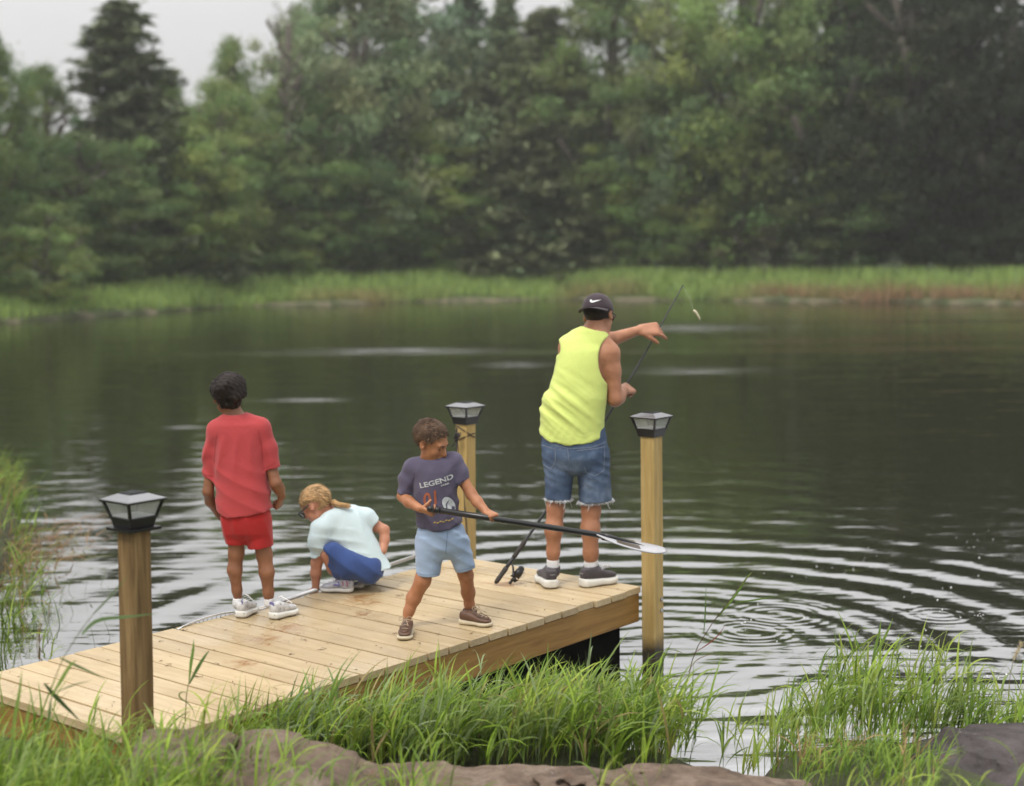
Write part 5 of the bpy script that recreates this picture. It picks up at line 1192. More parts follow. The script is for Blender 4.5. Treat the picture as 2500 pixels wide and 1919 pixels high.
D.chain([J(808, 1368, -.02), J(828, 1396, -.01), J(858, 1408, .02)], [.030, .040, .045], .02)
folds(D, lambda p: rg(((p[:, 0]-J(850, 1380)[0])*.8+(p[:, 2])*.9)*80+3.5*npnoise(p, 91, 8, 2))*.9+npnoise(p, 92, 14, 2)*.7, .0042)
D.ell(J(790, 1358, -.03), (.034, .09, .032), None, .006, 's'); D.ell(J(790, 1356, .16), (.034, .09, .034), None, .006, 's')
mpart('shorts', girl, D, BLUE)
hem_strips(sh, sh, [[(767, 1349), (778, 1350), (790, 1349)], [(870, 1386), (900, 1382), (930, 1374)]], (.40, .50, .53), 'pale_seam_aqua')
# hair pulled back, ponytail, glasses
tie = J(806, 1226, .075); tl = ((tie-hc)@HB.T)/hs; BL = np.array((.42, .27, .13))
kp = lambda x, y, z: np.maximum(np.maximum(y-.20-.42*np.clip(z, -.1, .5), -.28-z-.55*np.clip(-y-.05, 0, .4)), np.where(np.abs(x) > .22, (.10-z)+.30*np.clip(y+.15, 0, .5)-.9*np.clip(-y-.12, 0, 1), -1))
hg = hairpiece(girl, hc, HB, hs, kp, .038, BL, 101, 4000, lambda x, y, z: (tl[0]-x, tl[1]-y, tl[2]-z), .20, .0060, .006, .0008, 40, jit=.07)
V = hg.data
mb = MB(); r = np.random.default_rng(8); tail = [tie, J(814, 1227, .06), J(825, 1231, .03), J(838, 1233, .02), J(853, 1236, .02)]
Vt, Ft, Tt = [], [], []
for q in range(170):
    off = r.normal(size=3)*.0055; pts = [tie+off*.4]+[tail[k]+off*(1.1-.1*k)+r.normal(size=3)*.0028+UP*.0045*math.sin(k*2.1+q) for k in range(1, 5)]; nn = int(r.integers(3, 5)); m2 = MB(); m2.tube(pts[:nn+1], list(np.linspace(.0032, .0010, nn+1)), 4, False)
    o = len(Vt); Vt += m2.v; Ft += [tuple(i+o for i in f) for f in m2.f]; Tt += [BL*r.uniform(.8, 1.9)]*len(m2.v)
part('ponytail', hg, Vt, Ft, HM, True, np.clip(np.array(Tt), 0, 1))
mb = MB(); td = unit(tail[1]-tie); ta = unit(np.cross(td, UP)); tb2 = np.cross(td, ta); mb.tube([tie+td*.003+ta*.013*math.cos(a)+tb2*.013*math.sin(a) for a in np.linspace(0, 6.29, 17)], .005, 6, False); mb.build('hair_tie', cloth('brown_hair_tie', (.09, .045, .035)), hg, True)
Qh = lambda x, y, z: hc+(HB[0]*x+HB[1]*y+HB[2]*z)*hs
mb = MB()
for q in (-1, 1):
    mb.tube([Qh(.35*q, .0, .05), Qh(.345*q, .25, .05), Qh(.30*q, .44, .045)], .0045, 6); mb.tube([Qh(.155*q+.135*math.cos(a), .455-.05*abs(math.cos(a)) if math.cos(a)*q > 0 else .455, .015+.095*math.sin(a)) for a in np.linspace(0, 6.29, 17)], .0046, 6, False)
mb.tube([Qh(-.03, .46, .05), Qh(.03, .46, .05)], .004, 6); gl = mb.build('glasses', GLS, girl, True)
for q in (-1, 1): mb = MB(); mb.add([Qh(.155*q+.13*math.cos(a), .448, .015+.09*math.sin(a)) for a in np.linspace(0, 6.28, 14, False)], [tuple(range(14))]); mb.build('lens', PANE, gl)
GSH = cloth('floral_grey_shoe', (.42, .43, .48), .55, 30, .7, .4, 60)
gs = fit_shoes(girl, [(G(864, 1446), (-1, .10)), (G(890, 1436), (-1, .12))], GSH, SOLE, .188, .034, .060, .026, anks=[(J(848, 1425)[0], G(864, 1446)[1]), (J(874, 1425)[0], G(890, 1436)[1])], flare=.004)
PNK = cloth('magenta_accent', (.35, .05, .12), .2, 40)
for so, ss, P_, f_, r_ in gs:
    press(so, 'patch', [(-.018, -.012), (.012, -.012), (.016, .010), (-.014, .014)], [(0, 1, 2, 3)], so, P_(.22, 0, .055), f_, UP, -r_, PNK, .0025); press(so, 'patch', [(-.012, -.010), (.022, -.008), (.012, .010), (-.010, .012)], [(0, 1, 2, 3)], so, P_(.45, 0, .05), f_, UP, -r_, ACC, .0025)
    mb = MB()
    for q in range(4): c = P_(.42+.1*q, 0, .078-.011*q+.012); mb.tube([c-r_*.018-UP*.006, c+UP*.002, c+r_*.018-UP*.006], .0024, 5)
    mb.build('laces', PRW, so)

# ---------------------------------------------------------------- the boy with the paddle
Y = 7.20; J = lambda u, v, d=0.: W(u, v, Y+d)
SK4 = skin('warm_skin', (.42, .19, .095))
lad = root('person', G(1075, 1545), 'boy in a purple printed shirt and light blue shorts holding a black paddle', 'person')
B = Field(*bounds(J(960, 1010), J(1225, 1565), J(1050, 1200, -.3), J(1050, 1200, .3), m=.02), .005)
tors = [(1112, 1040, 1078, .035, 0), (1126, 1018, 1104, .058, 0), (1150, 1012, 1114, .075, 0), (1180, 1012, 1115, .08, 0), (1215, 1014, 1116, .08, 0), (1250, 1016, 1120, .083, 0), (1285, 1020, 1130, .088, 0), (1325, 1022, 1136, .08, 0)]
B.loft(secs_px(tors, Y, -.008, -.008), (0, Y, 0), k=.02, cap=(.02, .04))
HB = basis((.82, -.36, -.47), (-.06, -.05, 1)); hs = .212; hc = J(1052, 1078, -.02)
Qh = head(B, hc, HB, hs, .98); B.cone(J(1056, 1135, .0), J(1052, 1098, -.005), .044, .042, .03)
sL, sR = J(1008, 1142), J(1106, 1126)
B.cone(J(1050, 1130), sL, .034, .033, .04); B.cone(J(1066, 1128), sR, .034, .033, .04)
gA = W(1052, 1247, 7.02); gB = W(1204, 1267, 7.06); PT = W(1625, 1350, 7.16); PS = W(1454, 1304.5, 7.12)
eL, wL = J(983, 1212, .0), J(1026, 1242, -.15); eR, wR = J(1151, 1207, -.03), J(1187, 1249, -.105)
B.chain([sL, J(992, 1178, .01), eL], [.033, .029, .026], .02); B.chain([eL, J(999, 1226, -.06), wL], [.027, .027, .0195], .015)
B.chain([sR, J(1128, 1168, -.01), eR], [.033, .029, .0265], .02); B.chain([eR, J(1166, 1226, -.06), wR], [.027, .026, .0195], .015)
ad = unit(PS-gA)
hand(B, wL, unit(gA-wL+np.array((.0, .0, -.012))), (-.1, -.6, -.75), .118, [.75, .9, 1.0, 1.05], -1, .25, .05, tdir=(.75, -.15, .55))
hand(B, wR, unit(gB-wR+np.array((.01, -.02, .016))), (.25, -.55, .85), .112, [1.0, 1.1, 1.15, 1.2], -1, .45, .05, tdir=(.55, .2, -.5))
hpL, hpR = J(1052, 1322), J(1108, 1322)
aL = np.array((*(G(988, 1530)[:2]), 0)); aR = np.array((*(G(1148, 1513)[:2]), 0))
anL = W(994, 1505, aL[1]-.01); anR = W(1147, 1488, aR[1]-.01)
def leg(hip, kpx_, cpx, an, rr):
    yk = hip[1]*.55+an[1]*.45; yc = hip[1]*.25+an[1]*.75; kn_, cf = W(*kpx_, yk-.01), W(*cpx, yc+.012)
    B.chain([hip, kn_], rr[:2], .02); B.chain([kn_, cf, cf*.3+an*.7, an], [rr[1], rr[2], rr[3]*1.12, rr[3]], .02)
leg(hpL, (1032, 1418), (1010, 1460), anL, (.058, .038, .035, .0225)); leg(hpR, (1137, 1404), (1143, 1446), anR, (.056, .036, .033, .0215))
mpart('body', lad, B, SK4)
PUR = cloth('heather_purple_cotton', (.095, .083, .130), .12, 9, .9, .5, 14); CHAM = cloth('light_chambray', (.33, .43, .60), .10, 8, .85, .5, 16)
st = [(1112, 1036, 1082, .042, 0), (1124, 1016, 1106, .065, 0), (1150, 1009, 1117, .083, 0), (1180, 1009, 1118, .088, 0), (1212, 1010, 1118, .088, 0), (1245, 1012, 1122, .092, 0), (1272, 1015, 1131, .097, 0), (1305, 1016, 1139, .102, 0)]
def t1_(F_): F_.loft(secs_px(st, Y, -.003, .005), (0, Y, 0), k=.02, cap=(.03, .04)); F_.cone(J(1050, 1130), sL, .043, .041, .04); F_.cone(J(1066, 1128), sR, .043, .041, .04)
def t2_(F_): F_.chain([sL, J(995, 1172, .005), J(988, 1222, .0)], [.041, .038, .038], .02)
def t3_(F_): F_.chain([sR, J(1121, 1152, -.005), J(1136, 1196, -.02)], [.041, .037, .036], .02)
def ff(p):
    x = p[:, 0]-J(1065, 1180)[0]; z = p[:, 2]-J(1065, 1180)[2]
    mk = np.clip(.55+.7*npnoise(p, 114, 10, 2), 0, 1.2)
    return mk*.8*rg((z+x*.7)*78+4*npnoise(p, 111, 7, 2))*np.clip(.6-z/.2, 0, 1)+.5*mk*rg((z-x*1.1)*64+3*npnoise(p, 112, 7, 2))+.4*npnoise(p, 113, 15, 2)
hm = hemline([(1000, 1282), (1017, 1287), (1060, 1296), (1100, 1291), (1137, 1274), (1150, 1270)], Y-.09)
cL_, cR_ = J(991, 1204), J(1124, 1178, -.01)
S = garment(bounds(J(968, 1095), J(1150, 1300), J(1050, 1200, -.15), J(1050, 1200, .15), m=.02), .0042, [(t1_, lambda p: hm(p[..., 0])-p[..., 2], 0), (t2_, lambda p: (p-cL_)@unit((-.25, 0, -1.)), .02), (t3_, lambda p: (p-cR_)@unit((.65, 0, -1.)), .02)], .009, ff, .0070,
    (lambda F_: F_.cone(J(1056, 1120, -.01), J(1052, 1092, -.01), .049, .052, .006, 's'),))
shl = mpart('shirt', lad, S, PUR)
nd = unit(J(1052, 1092, -.02)-J(1056, 1122, 0)); na = unit(np.cross(nd, (0, 1, 0))); nbv = np.cross(nd, na); cc0 = J(1056, 1121, -.008)
mb = MB(); mb.tube([cc0+na*.055*math.cos(a)+nbv*.055*math.sin(a)-nd*(.004+.012*math.sin(a+.3)**2) for a in np.linspace(0, 6.29, 31)], .005, 6, False); mb.build('collar', PUR, shl, True)
FPR = cloth('faded_white_print', (.46, .47, .48), .3, 60); hem_strips(shl, shl, [[(1019, 1281), (1060, 1289), (1100, 1284), (1133, 1269)], [(983, 1197), (992, 1199), (1002, 1202)], [(1113, 1180), (1124, 1173), (1134, 1167)], [(1014, 1150), (1008, 1175), (1008, 1195)]], (.06, .048, .09), 'purple_seam')
ORG = cloth('rust_print', (.33, .10, .05), .2, 40); GRP = cloth('grey_print', (.50, .53, .54), .15, 30); YEP = cloth('yellow_print', (.50, .36, .10), .2, 30)
tr_ = unit(J(1109, 1161)-J(1027, 1184)); tu_ = unit(np.cross(np.array((0, 1., 0)), -tr_)); tu_ = tu_ if tu_[2] > 0 else -tu_
printed(shl, 'print_lettering', 'LEGEND', shl, J(1069, 1175), tr_, tu_, vw, .034, FPR, 0, .0028, .0008, fitw=.168, arc=-.35)
printed(shl, 'print_lettering', 'PARK', shl, J(1089, 1178), tr_, tu_, vw, .012, FPR, 0, .0028, .0004, fitw=.042)
printed(shl, 'print_number', '01', shl, J(1056, 1224), tr_, tu_, vw, .088, ORG, .25, .0026, .002, fitw=.075)
ov = [(.026*math.cos(a)*(1+.12*math.sin(a)), .044*math.sin(a)) for a in np.linspace(0, 6.28, 20, False)]; ru_ = unit(tr_*.85+tu_*.35); uu_ = unit(tu_*.9-tr_*.3)
press(shl, 'print_oval', [(0, 0)]+ov, [(0, 1+k, 1+(k+1) % 20) for k in range(20)], shl, J(1098, 1226), ru_, uu_, vw, GRP, .0030)
press(shl, 'print_stroke', [(-.018, -.012), (-.004, .010), (.014, .016), (.014, .021), (-.008, .015), (-.023, -.009)], [(0, 1, 4, 5), (1, 2, 3, 4)], shl, J(1098, 1226), ru_, uu_, vw, cloth('dark_print', (.10, .11, .13)), .0042)
for q in range(7): press(shl, 'print_dash', [(-.006, -.003), (.005, -.003), (.006, .003), (-.005, .003)], [(0, 1, 2, 3)], shl, J(1064+q*7, 1266-1.2*q+(q % 2)*2), tr_, tu_, vw, YEP, .0030)
D = Field(*bounds(J(1010, 1275), J(1168, 1410), J(1080, 1340, -.15), J(1080, 1340, .15), m=.02), .0045)
D.loft(secs_px([(1275, 1020, 1131, .090, 0), (1300, 1017, 1138, .096, 0), (1330, 1015, 1144, .092, 0), (1362, 1030, 1135, .05, 0)], Y), (0, Y, 0), k=.02, cap=(.02, .05))
D.loft(secs_px([(1310, 1017, 1085, .080, 0), (1345, 1015, 1084, .078, .0), (1375, 1015, 1078, .068, .0), (1412, 1016, 1073, .062, 0)], Y), (0, Y, 0), k=.02, cap=(.02, 0))
D.loft(secs_px([(1310, 1078, 1142, .078, 0), (1345, 1090, 1150, .074, .01), (1375, 1104, 1157, .064, .02), (1408, 1116, 1162, .056, .03)], Y), (0, Y, 0), k=.02, cap=(.02, 0))
folds(D, lambda p: rg((p[:, 2]*1.0+p[:, 0]*.5)*95+6*npnoise(p, 121, 8, 2))*.7*np.clip(.5+.8*npnoise(p, 123, 12, 2), 0, 1.1)+npnoise(p, 122, 20, 3)*.8, .0045)
hz = hemline([(1005, 1403), (1074, 1404), (1095, 1396), (1117, 1398), (1165, 1386)], Y); shell(D, .009, lambda p: hz(p[..., 0])-p[..., 2]); shd = mpart('shorts', lad, D, CHAM)
Y_keep = Y
strip_on(shd, 'fly_seam', [(1095, 1288), (1093, 1310), (1090, 1345)], .8, shd, cloth('chambray_seam', (.20, .27, .40))); strip_on(shd, 'hem_seam', [(1017, 1395), (1045, 1397), (1072, 1396)], .6, shd, MATS['chambray_seam']); strip_on(shd, 'hem_seam', [(1118, 1390), (1140, 1385), (1160, 1379)], .6, shd, MATS['chambray_seam'])
kp = lambda x, y, z: np.maximum(y-.10-.50*np.clip(z-.02, 0, .5), np.maximum(-.26-z-.1*np.cos(x*8)+.4*np.clip(y+.1, 0, 1), np.where(np.abs(x) > .22, (-.02-z)+.55*np.clip(y+.16, 0, .4)-.4*np.clip(-y-.12, 0, 1), -1)))
hairpiece(lad, hc, HB, hs, kp, .035, np.array((.075, .044, .026)), 131, 4200, lambda x, y, z: (.2*np.sin(9*z), .9 if z > .25 else -.2, .1 if z > .25 else -1), .11, .008, .18, .004, 34)
EYE = simple('dark_eye', (.02, .014, .01), .15, .1, 20, 0); BROW = cloth('brown_brow', (.075, .042, .025), .2, 50); LIP = skin('lip_skin', (.48, .17, .12))
for q in (-1, 1):
    mb = MB(); mb.tube([Qh(.122*q+.055*math.cos(a), .352-.02*abs(math.cos(a)), .012-.014*math.sin(a)) for a in np.linspace(0, math.pi, 8)], .0022, 5); mb.build('eyelashes', EYE, lad)
    mb = MB(); mb.tube([Qh(q*.06, .385, .095), Qh(q*.12, .38, .115), Qh(q*.19, .335, .105)], [.0025, .0036, .0018], 5); mb.build('eyebrow', BROW, lad)
# paddle
PBL = simple('black_paddle_shaft', (.012, .012, .013), .28, .2, 20, .06, 60, .002); PWH = simple('white_paddle_blade', (.44, .44, .46), .3, .08, 14, .05, 30, .002); PBR = simple('smoky_brown_panel', (.075, .055, .038), .3, .3, 30, 0)
pad = root('paddle', gA, 'black paddle with a pale blade held level by the boy in purple', 'paddle')
g0 = W(1066, 1245, 7.018); mb = MB(); mb.tube([g0, g0*.5+PS*.5, PS, PS+(PT-PS)*.18], [.0148, .0145, .0145, .0145], 14); mb.build('shaft', PBL, pad, True)
mb = MB(); gx_ = unit(np.cross(ad, (0, 1, 0))); mb.tube([g0+ad*.012, g0-ad*.010], [.017, .017], 12); gc = g0-ad*.022; td_ = unit(np.array((-.35, -.75, .25))); mb.tube([gc-td_*.034, gc-td_*.028, gc, gc+td_*.028, gc+td_*.034], [.008, .0155, .0165, .0155, .008], 12); mb.build('grip', BLK, pad, True)
bd = unit(PT-PS); bl = np.linalg.norm(PT-PS); bw = unit(np.array((-.05, .98, .05))); bw = unit(bw-bd*np.dot(bw, bd)); bn = np.cross(bd, bw)
out = [(0, .012), (.06, .03), (.14, .058), (.25, .075), (.45, .088), (.65, .094), (.80, .090), (.90, .072), (.97, .045), (1.0, .012)]
def blade(inset, zoff, a0, a1, side=0, n=24):
    V = []; F_ = []
    for i in range(n+1):
        s_5 = a0+(a1-a0)*i/n; w_ = np.interp(s_5, [o[0] for o in out], [o[1] for o in out])-inset
        lo_, hi_ = (-w_, w_) if side == 0 else ((.020, w_) if side > 0 else (-w_, -.020))
        for j in range(7):
            x = lo_+(hi_-lo_)*j/6; V.append(PS+bd*bl*s_5+bw*x+bn*(zoff+.10*(s_5-.3)**2*.35-1.1*x*x*.6))
    for i in range(n):
        for j in range(6): F_.append((i*7+j, i*7+j+1, (i+1)*7+j+1, (i+1)*7+j))
    return V, F_
Vb, Fb = blade(0, .003, 0, 1); Vc, Fc_ = blade(0, -.003, 0, 1); nV = len(Vb); ring_ = [i*7 for i in range(25)]+[24*7+j for j in range(1, 7)]+[i*7+6 for i in range(23, -1, -1)]+[j for j in range(5, 0, -1)]
bl_o = part('blade', pad, list(Vb)+list(Vc), Fb+[tuple(nV+x for x in q[::-1]) for q in Fc_]+[(ring_[k], ring_[(k+1) % len(ring_)], nV+ring_[(k+1) % len(ring_)], nV+ring_[k]) for k in range(len(ring_))], PWH, True)
for sd2 in (-1, 1):
    for zo in (.0045, -.0045): Vp, Fp = blade(.014, zo, .28, .60 if sd2 < 0 else .58, sd2, 14); part('blade_panel', bl_o, Vp, Fp, PBR, True)
mb = MB(); mb.tube([PS+bd*bl*q+bn*.006 for q in np.linspace(.1, .72, 6)], [.0135, .012, .010, .008, .005, .002], 8); mb.tube([PS+bd*bl*q-bn*.006 for q in np.linspace(.1, .72, 6)], [.0135, .012, .010, .008, .005, .002], 8); mb.build('blade_spine', PBL, bl_o, True)
# boat shoes
LEA = simple('brown_leather', (.105, .052, .030), .5, .25, 30, .3, 80, .003); CRM = simple('cream_rubber', (.52, .45, .32), .6, .12, 20, .2, 50, .002); LAC = cloth('tan_lace', (.40, .30, .20), .15, 40)
tL, tR = G(985, 1566), G(1202, 1531); dL = unit((-.06, -1, 0)); dR = unit((.80, -.42, 0))
lsL = .185; hL = G(988, 1533); hL = np.array((*(tL-dL*lsL)[:2], 0)); hR = np.array((*(tR-dR*lsL)[:2], 0))
ls = fit_shoes(lad, [(hL, dL[:2]), (hR, dR[:2])], LEA, CRM, lsL, .036, .056, .022, anks=[anL[:2], anR[:2]], flare=.004, collar=-.004)
for so, ss, P_, f_, r_ in ls:
    mb = MB()
    for q in range(3): c = P_(.50+.11*q, 0, .070-.012*q); mb.tube([c-r_*.016, c+UP*.004, c+r_*.016], .002, 5)
    k0 = P_(.46, 0, .082)
    for sg in (-1, 1): mb.tube([k0, k0+r_*sg*.012+UP*.012, k0+r_*sg*.030+UP*.010+f_*.004, k0+r_*sg*.034-UP*.004+f_*.01, k0+r_*sg*.012+f_*.01, k0], .0019, 5); mb.tube([k0, k0+r_*sg*.008+f_*.03-UP*.004, k0+r_*sg*.018+f_*.058-UP*.018], .0019, 5)
    mb.build('laces', LAC, so, True)
    mb = MB(); mb.tube([P_(.56+.34*math.sin(a), 0, .056-.018*math.sin(a))+r_*.026*math.cos(a) for a in np.linspace(0, math.pi, 14)], .0022, 5); mb.build('moccasin_seam', LEA, so, True)

# ================================================================== rocks on the near bank
m, t, b = base('bank_stone'); v = coords(t); n1 = noise(t, v, 5, 8, .68, .4); n2 = noise(t, v, 26, 6, .7)
c = ramp(t, n1, [(.28, (.075, .052, .038)), (.5, (.215, .155, .112)), (.72, (.38, .30, .235))]); c = mixc(t, .5, c, ramp(t, n2, [(.35, (.6, .55, .5)), (.65, (1.15, 1.12, 1.1))]), 'MULTIPLY')
c = mixc(t, ramp(t, noise(t, v, 7, 5, .7), [(.62, (0, 0, 0)), (.72, (1, 1, 1))]), c, (.20, .085, .04)); c = mixc(t, math_(t, 'MULTIPLY', ramp(t, noise(t, v, 11, 5, .7, 1), [(.64, (0, 0, 0)), (.70, (1, 1, 1))]), .7), c, (.45, .44, .42))
t.links.new(c, b.inputs['Base Color']); b.inputs['Roughness'].default_value = .85; bump(t, b, mixc(t, .5, n2, noise(t, v, 70, 6, .75)), 1.0, .03); STONE = m
STONE2 = m.copy(); STONE2.name = 'grey_bank_stone'
for nd_ in STONE2.node_tree.nodes:
    if nd_.type == 'VALTORGB' and len(nd_.color_ramp.elements) == 3:
        for el, cc_ in zip(nd_.color_ramp.elements, ((.045, .038, .040), (.095, .080, .082), (.15, .13, .13))): el.color = (*cc_, 1)
def rock(px, Yc, dep, zb, seed, label, sm_=None):
    """px: outline points of the upper edge; the stone is Yc deep in view, dep thick"""
    P = [W(u, v_, Yc) for u, v_ in px]; xs = np.array([p[0] for p in P]); zs = np.array([p[2] for p in P])
    lo_ = np.array((xs.min()-.03, Yc-dep-.05, zb-.02)); hi_ = np.array((xs.max()+.03, Yc+.2, zs.max()+.06)); Fd = Field(lo_, hi_, .011); p = Fd.grid()
    zt = np.interp(p[..., 0], xs, zs)-.018-.05*np.clip((Yc-p[..., 1])/dep, 0, 1)-.16*np.clip((p[..., 1]-Yc)/.15, 0, 1)
    ex = np.maximum(xs.min()-p[..., 0], p[..., 0]-xs.max()); ey = np.maximum(Yc-dep-p[..., 1], p[..., 1]-Yc-.15)
    d = np.maximum(np.maximum(p[..., 2]-zt, ex), np.maximum(ey, zb-p[..., 2])); k = .05
    a_, b_ = p[..., 2]-zt, np.maximum(ex, ey); h_ = np.clip(k-np.abs(a_-b_), 0, None)/k; d = np.maximum(np.maximum(a_, b_)+h_*h_*k*.25, zb-p[..., 2])
    d += .016*npnoise(p, seed, 9, 3)+.005*npnoise(p, seed+5, 60, 2)+.012*np.exp(-(npnoise(p, seed+8, 5, 2)/.06)**2)+.006*np.abs(npnoise(p*np.array((1, 1, 3.)), seed+1, 30, 2))+.010*rg(p[..., 2]*90+3*npnoise(p, seed+2, 6, 2)); Fd.F = d.astype(np.float32)
    V, Q = Fd.mesh(0); R_ = root('rock', (xs.mean(), Yc, zb), label, 'rock', 'stones along the near bank'); part('stone', R_, V, Q, sm_ or STONE, True); return R_
rock([(335, 1790), (360, 1757), (420, 1752), (480, 1757), (540, 1760), (572, 1768), (590, 1800)], 5.22, .35, -.26, 1, 'brown stone beside the foot of the nearest post')
rock([(575, 1800), (590, 1773), (650, 1763), (700, 1766), (722, 1774), (745, 1789), (800, 1790), (845, 1812), (925, 1838), (960, 1860)], 5.20, .4, -.26, 4, 'pinkish brown stone in the middle of the stone row')
rock([(900, 1850), (960, 1842), (1080, 1846), (1162, 1854), (1252, 1842), (1420, 1841), (1540, 1845), (1663, 1848), (1765, 1864), (1960, 1882), (2010, 1900)], 5.42, .8, -.32, 7, 'long flat stone along the bottom edge below the grass clump')
rock([(2090, 1900), (2150, 1862), (2217, 1800), (2290, 1775), (2381, 1759), (2490, 1750), (2620, 1745), (2760, 1780)], 6.0, .6, -.30, 10, 'grey brown stone in the bottom right corner', STONE2)

# ================================================================== grass on the near bank
def stems(xy, h, r, lean, leanaz, tints, leafL=(.14, .32), leafW=(.007, .014), nleaf=(3, 6), thin=.0016):
    n = len(xy); P = np.stack([xy[:, 0], xy[:, 1], np.maximum(ground_z(xy[:, 0], xy[:, 1]), ZW-.06)-.01], -1)
    az = leanaz+r.normal(size=n)*.9; bd_ = lean*r.uniform(.3, 1.6, n)
    Vs, Fs, Cs = [], [], []; off = 0
    def put(v, f, c):
        nonlocal off
        Vs.append(v); Fs.append(f+off); Cs.append(c); off += len(v)
    tt = tints[r.integers(0, len(tints), n)]*r.uniform(.75, 1.25, (n, 1))
    v, f, c = blades(P, h, np.full(n, thin*2.2), bd_, r, tt*.8, 5, az); put(v, f, c)
    for k in range(nleaf[1]):
        sel = r.random(n) < (1 if k < nleaf[0] else .5); q = r.uniform(.12, .97, n); 
        th = bd_*q; x = (1-np.cos(th))/np.maximum(bd_, 1e-3)*h; z = np.sin(th)/np.maximum(bd_, 1e-3)*h
        B_ = P+np.stack([np.cos(az)*x, np.sin(az)*x, z], -1); B_ = B_[sel]; m_ = len(B_)
        laz = az[sel]*.35+.65*(leanaz+r.normal(size=m_)*1.5); L = r.uniform(*leafL, m_)*(1.15-.45*q[sel]); bend = r.uniform(.35, 2.3, m_)
        d0 = r.uniform(.05, .55, m_)
        v, f, c = blades2(B_, L, r.uniform(*leafW, m_), d0, bend, laz, tt[sel]*r.uniform(.85, 1.2, (m_, 1)), r); put(v, f, c)
    return np.concatenate(Vs), np.concatenate(Fs), np.concatenate(Cs)
def blades2(P, L, w, th0, bend, az, tint, r, segs=6):
    n = len(P); d = np.stack([np.cos(az), np.sin(az), 0*az], -1); side = np.stack([-np.sin(az), np.cos(az), 0*az], -1); tw = r.normal(size=n)*.7
    c = P.copy(); V = []; Cc = []; th = th0.copy()
    for k in range(segs+1):
        q = k/segs; dir_ = d*np.sin(th)[:, None]+np.array((0, 0, 1.))*np.cos(th)[:, None]; nr = np.cross(side, dir_)
        s2 = side*np.cos(tw*q)[:, None]+nr*np.sin(tw*q)[:, None]; ww = (w*min(1, .45+2.2*q)*max(.03, 1-q**2.2))[:, None]
        V += [c-s2*ww*.5, c-nr*ww*.12, c+s2*ww*.5]; Cc += [tint]*3; c = c+dir_*(L/segs)[:, None]; th = th+bend/segs
    V = np.stack(V, 1); Cc = np.stack(Cc, 1); K = V.shape[1]; f = []
    for k in range(segs): a = 3*k; f += [(a, a+1, a+4, a+3), (a+1, a+2, a+5, a+4)]
    return V.reshape(-1, 3), (np.array(f)[None]+(np.arange(n)*K)[:, None, None]).reshape(-1, 4), Cc.reshape(-1, 3)
GT = np.array([(.19, .30, .030), (.25, .36, .042), (.13, .225, .030), (.22, .30, .085), (.30, .38, .06)]); GB = np.array([(.16, .27, .035), (.20, .30, .05), (.24, .33, .05), (.13, .22, .04), (.20, .30, .05), (.36, .25, .11)]); GX_ = np.concatenate([GT, GT, GT, [(.34, .27, .12), (.24, .32, .14), (.26, .33, .17)]])
r = np.random.default_rng(17)
def scatter(n, x0, x1, y0, y1, keep):
    out = np.zeros((0, 2))
    while len(out) < n:
        q = np.stack([r.uniform(x0, x1, n), r.uniform(y0, y1, n)], -1); out = np.concatenate([out, q[keep(q)]])
    return out[:n]
side_of = lambda q: (q-P0[:2])@DNV[:2]
xy = scatter(900, -1.15, .62, 5.55, 6.75, lambda q: (side_of(q) < -.03) & (q[:, 1] < near_y(q[:, 0])+.10+.12*np.sin(q[:, 0]*9)) & (q[:, 1] > 5.62))
hh = r.uniform(.08, .30, len(xy))*np.where(xy[:, 1] > 6.25, .75, 1)*(1+.15*np.clip(xy[:, 0], -1, 1))*np.where(r.random(len(xy)) < .06, 1.5, 1)
v, f, c = stems(xy, hh, r, .8, .25, GX_, (.15, .38), (.006, .0145))
o = link('grass_clump', meshdata('grass_clump', v, f, GM, True, c)); tag(o, 'thick bright green grass growing between the dock and the stones', 'grass', kind='stuff')
xy = np.concatenate([scatter(235, 1.12, 2.35, 5.95, 6.62, lambda q: r.random(len(q)) < np.where(q[:, 0] < 1.9, 1, .5)), scatter(22, .64, 1.05, 5.75, 6.25, lambda q: q[:, 0] > 0)])
v, f, c = stems(xy, r.uniform(.16, .42, len(xy))*np.where((xy[:, 0] > 1.25) & (xy[:, 0] < 1.85), 1.2, .85), r, .7, .35, GT, (.14, .34), (.006, .0125))
o = link('grass_tussock', meshdata('grass_tussock', v, f, GM, True, c)); tag(o, 'green grass tussock in the shallow water at the lower right', 'grass', kind='stuff')
xy = scatter(620, -2.0, -.25, 4.15, 5.15, lambda q: r.random(len(q)) < np.where(q[:, 0] < -1.0, 1, .16))
v, f, c = stems(xy, r.uniform(.20, .42, len(xy)), r, .8, .6, GT, (.14, .30), (.005, .011))
o = link('foreground_grass', meshdata('foreground_grass', v, f, GM, True, c)); tag(o, 'blurred green grass in the lower left foreground', 'grass', kind='stuff')
xy = scatter(80, .0, 2.2, 4.3, 5.1, lambda q: r.random(len(q)) < np.where(q[:, 0] > 1.05, 1, .10))
v, f, c = stems(xy, r.uniform(.18, .36, len(xy)), r, 1.0, .4, GT, (.10, .24), (.004, .009))
o = link('foreground_grass', meshdata('foreground_grass', v, f, GM, True, c)); tag(o, 'few blurred grass blades before the stone in the lower right corner', 'grass', kind='stuff')
xy = scatter(520, -7.0, -2.6, 8.0, 15.5, lambda q: (q[:, 0] < -.346*q[:, 1]+.10+.22*r.random(len(q))**2) & (q[:, 0] > -.346*q[:, 1]-1.2))
v, f, c = stems(xy, r.uniform(.08, .30, len(xy)), r, .7, .1, GB, (.15, .4), (.006, .012), (2, 5))
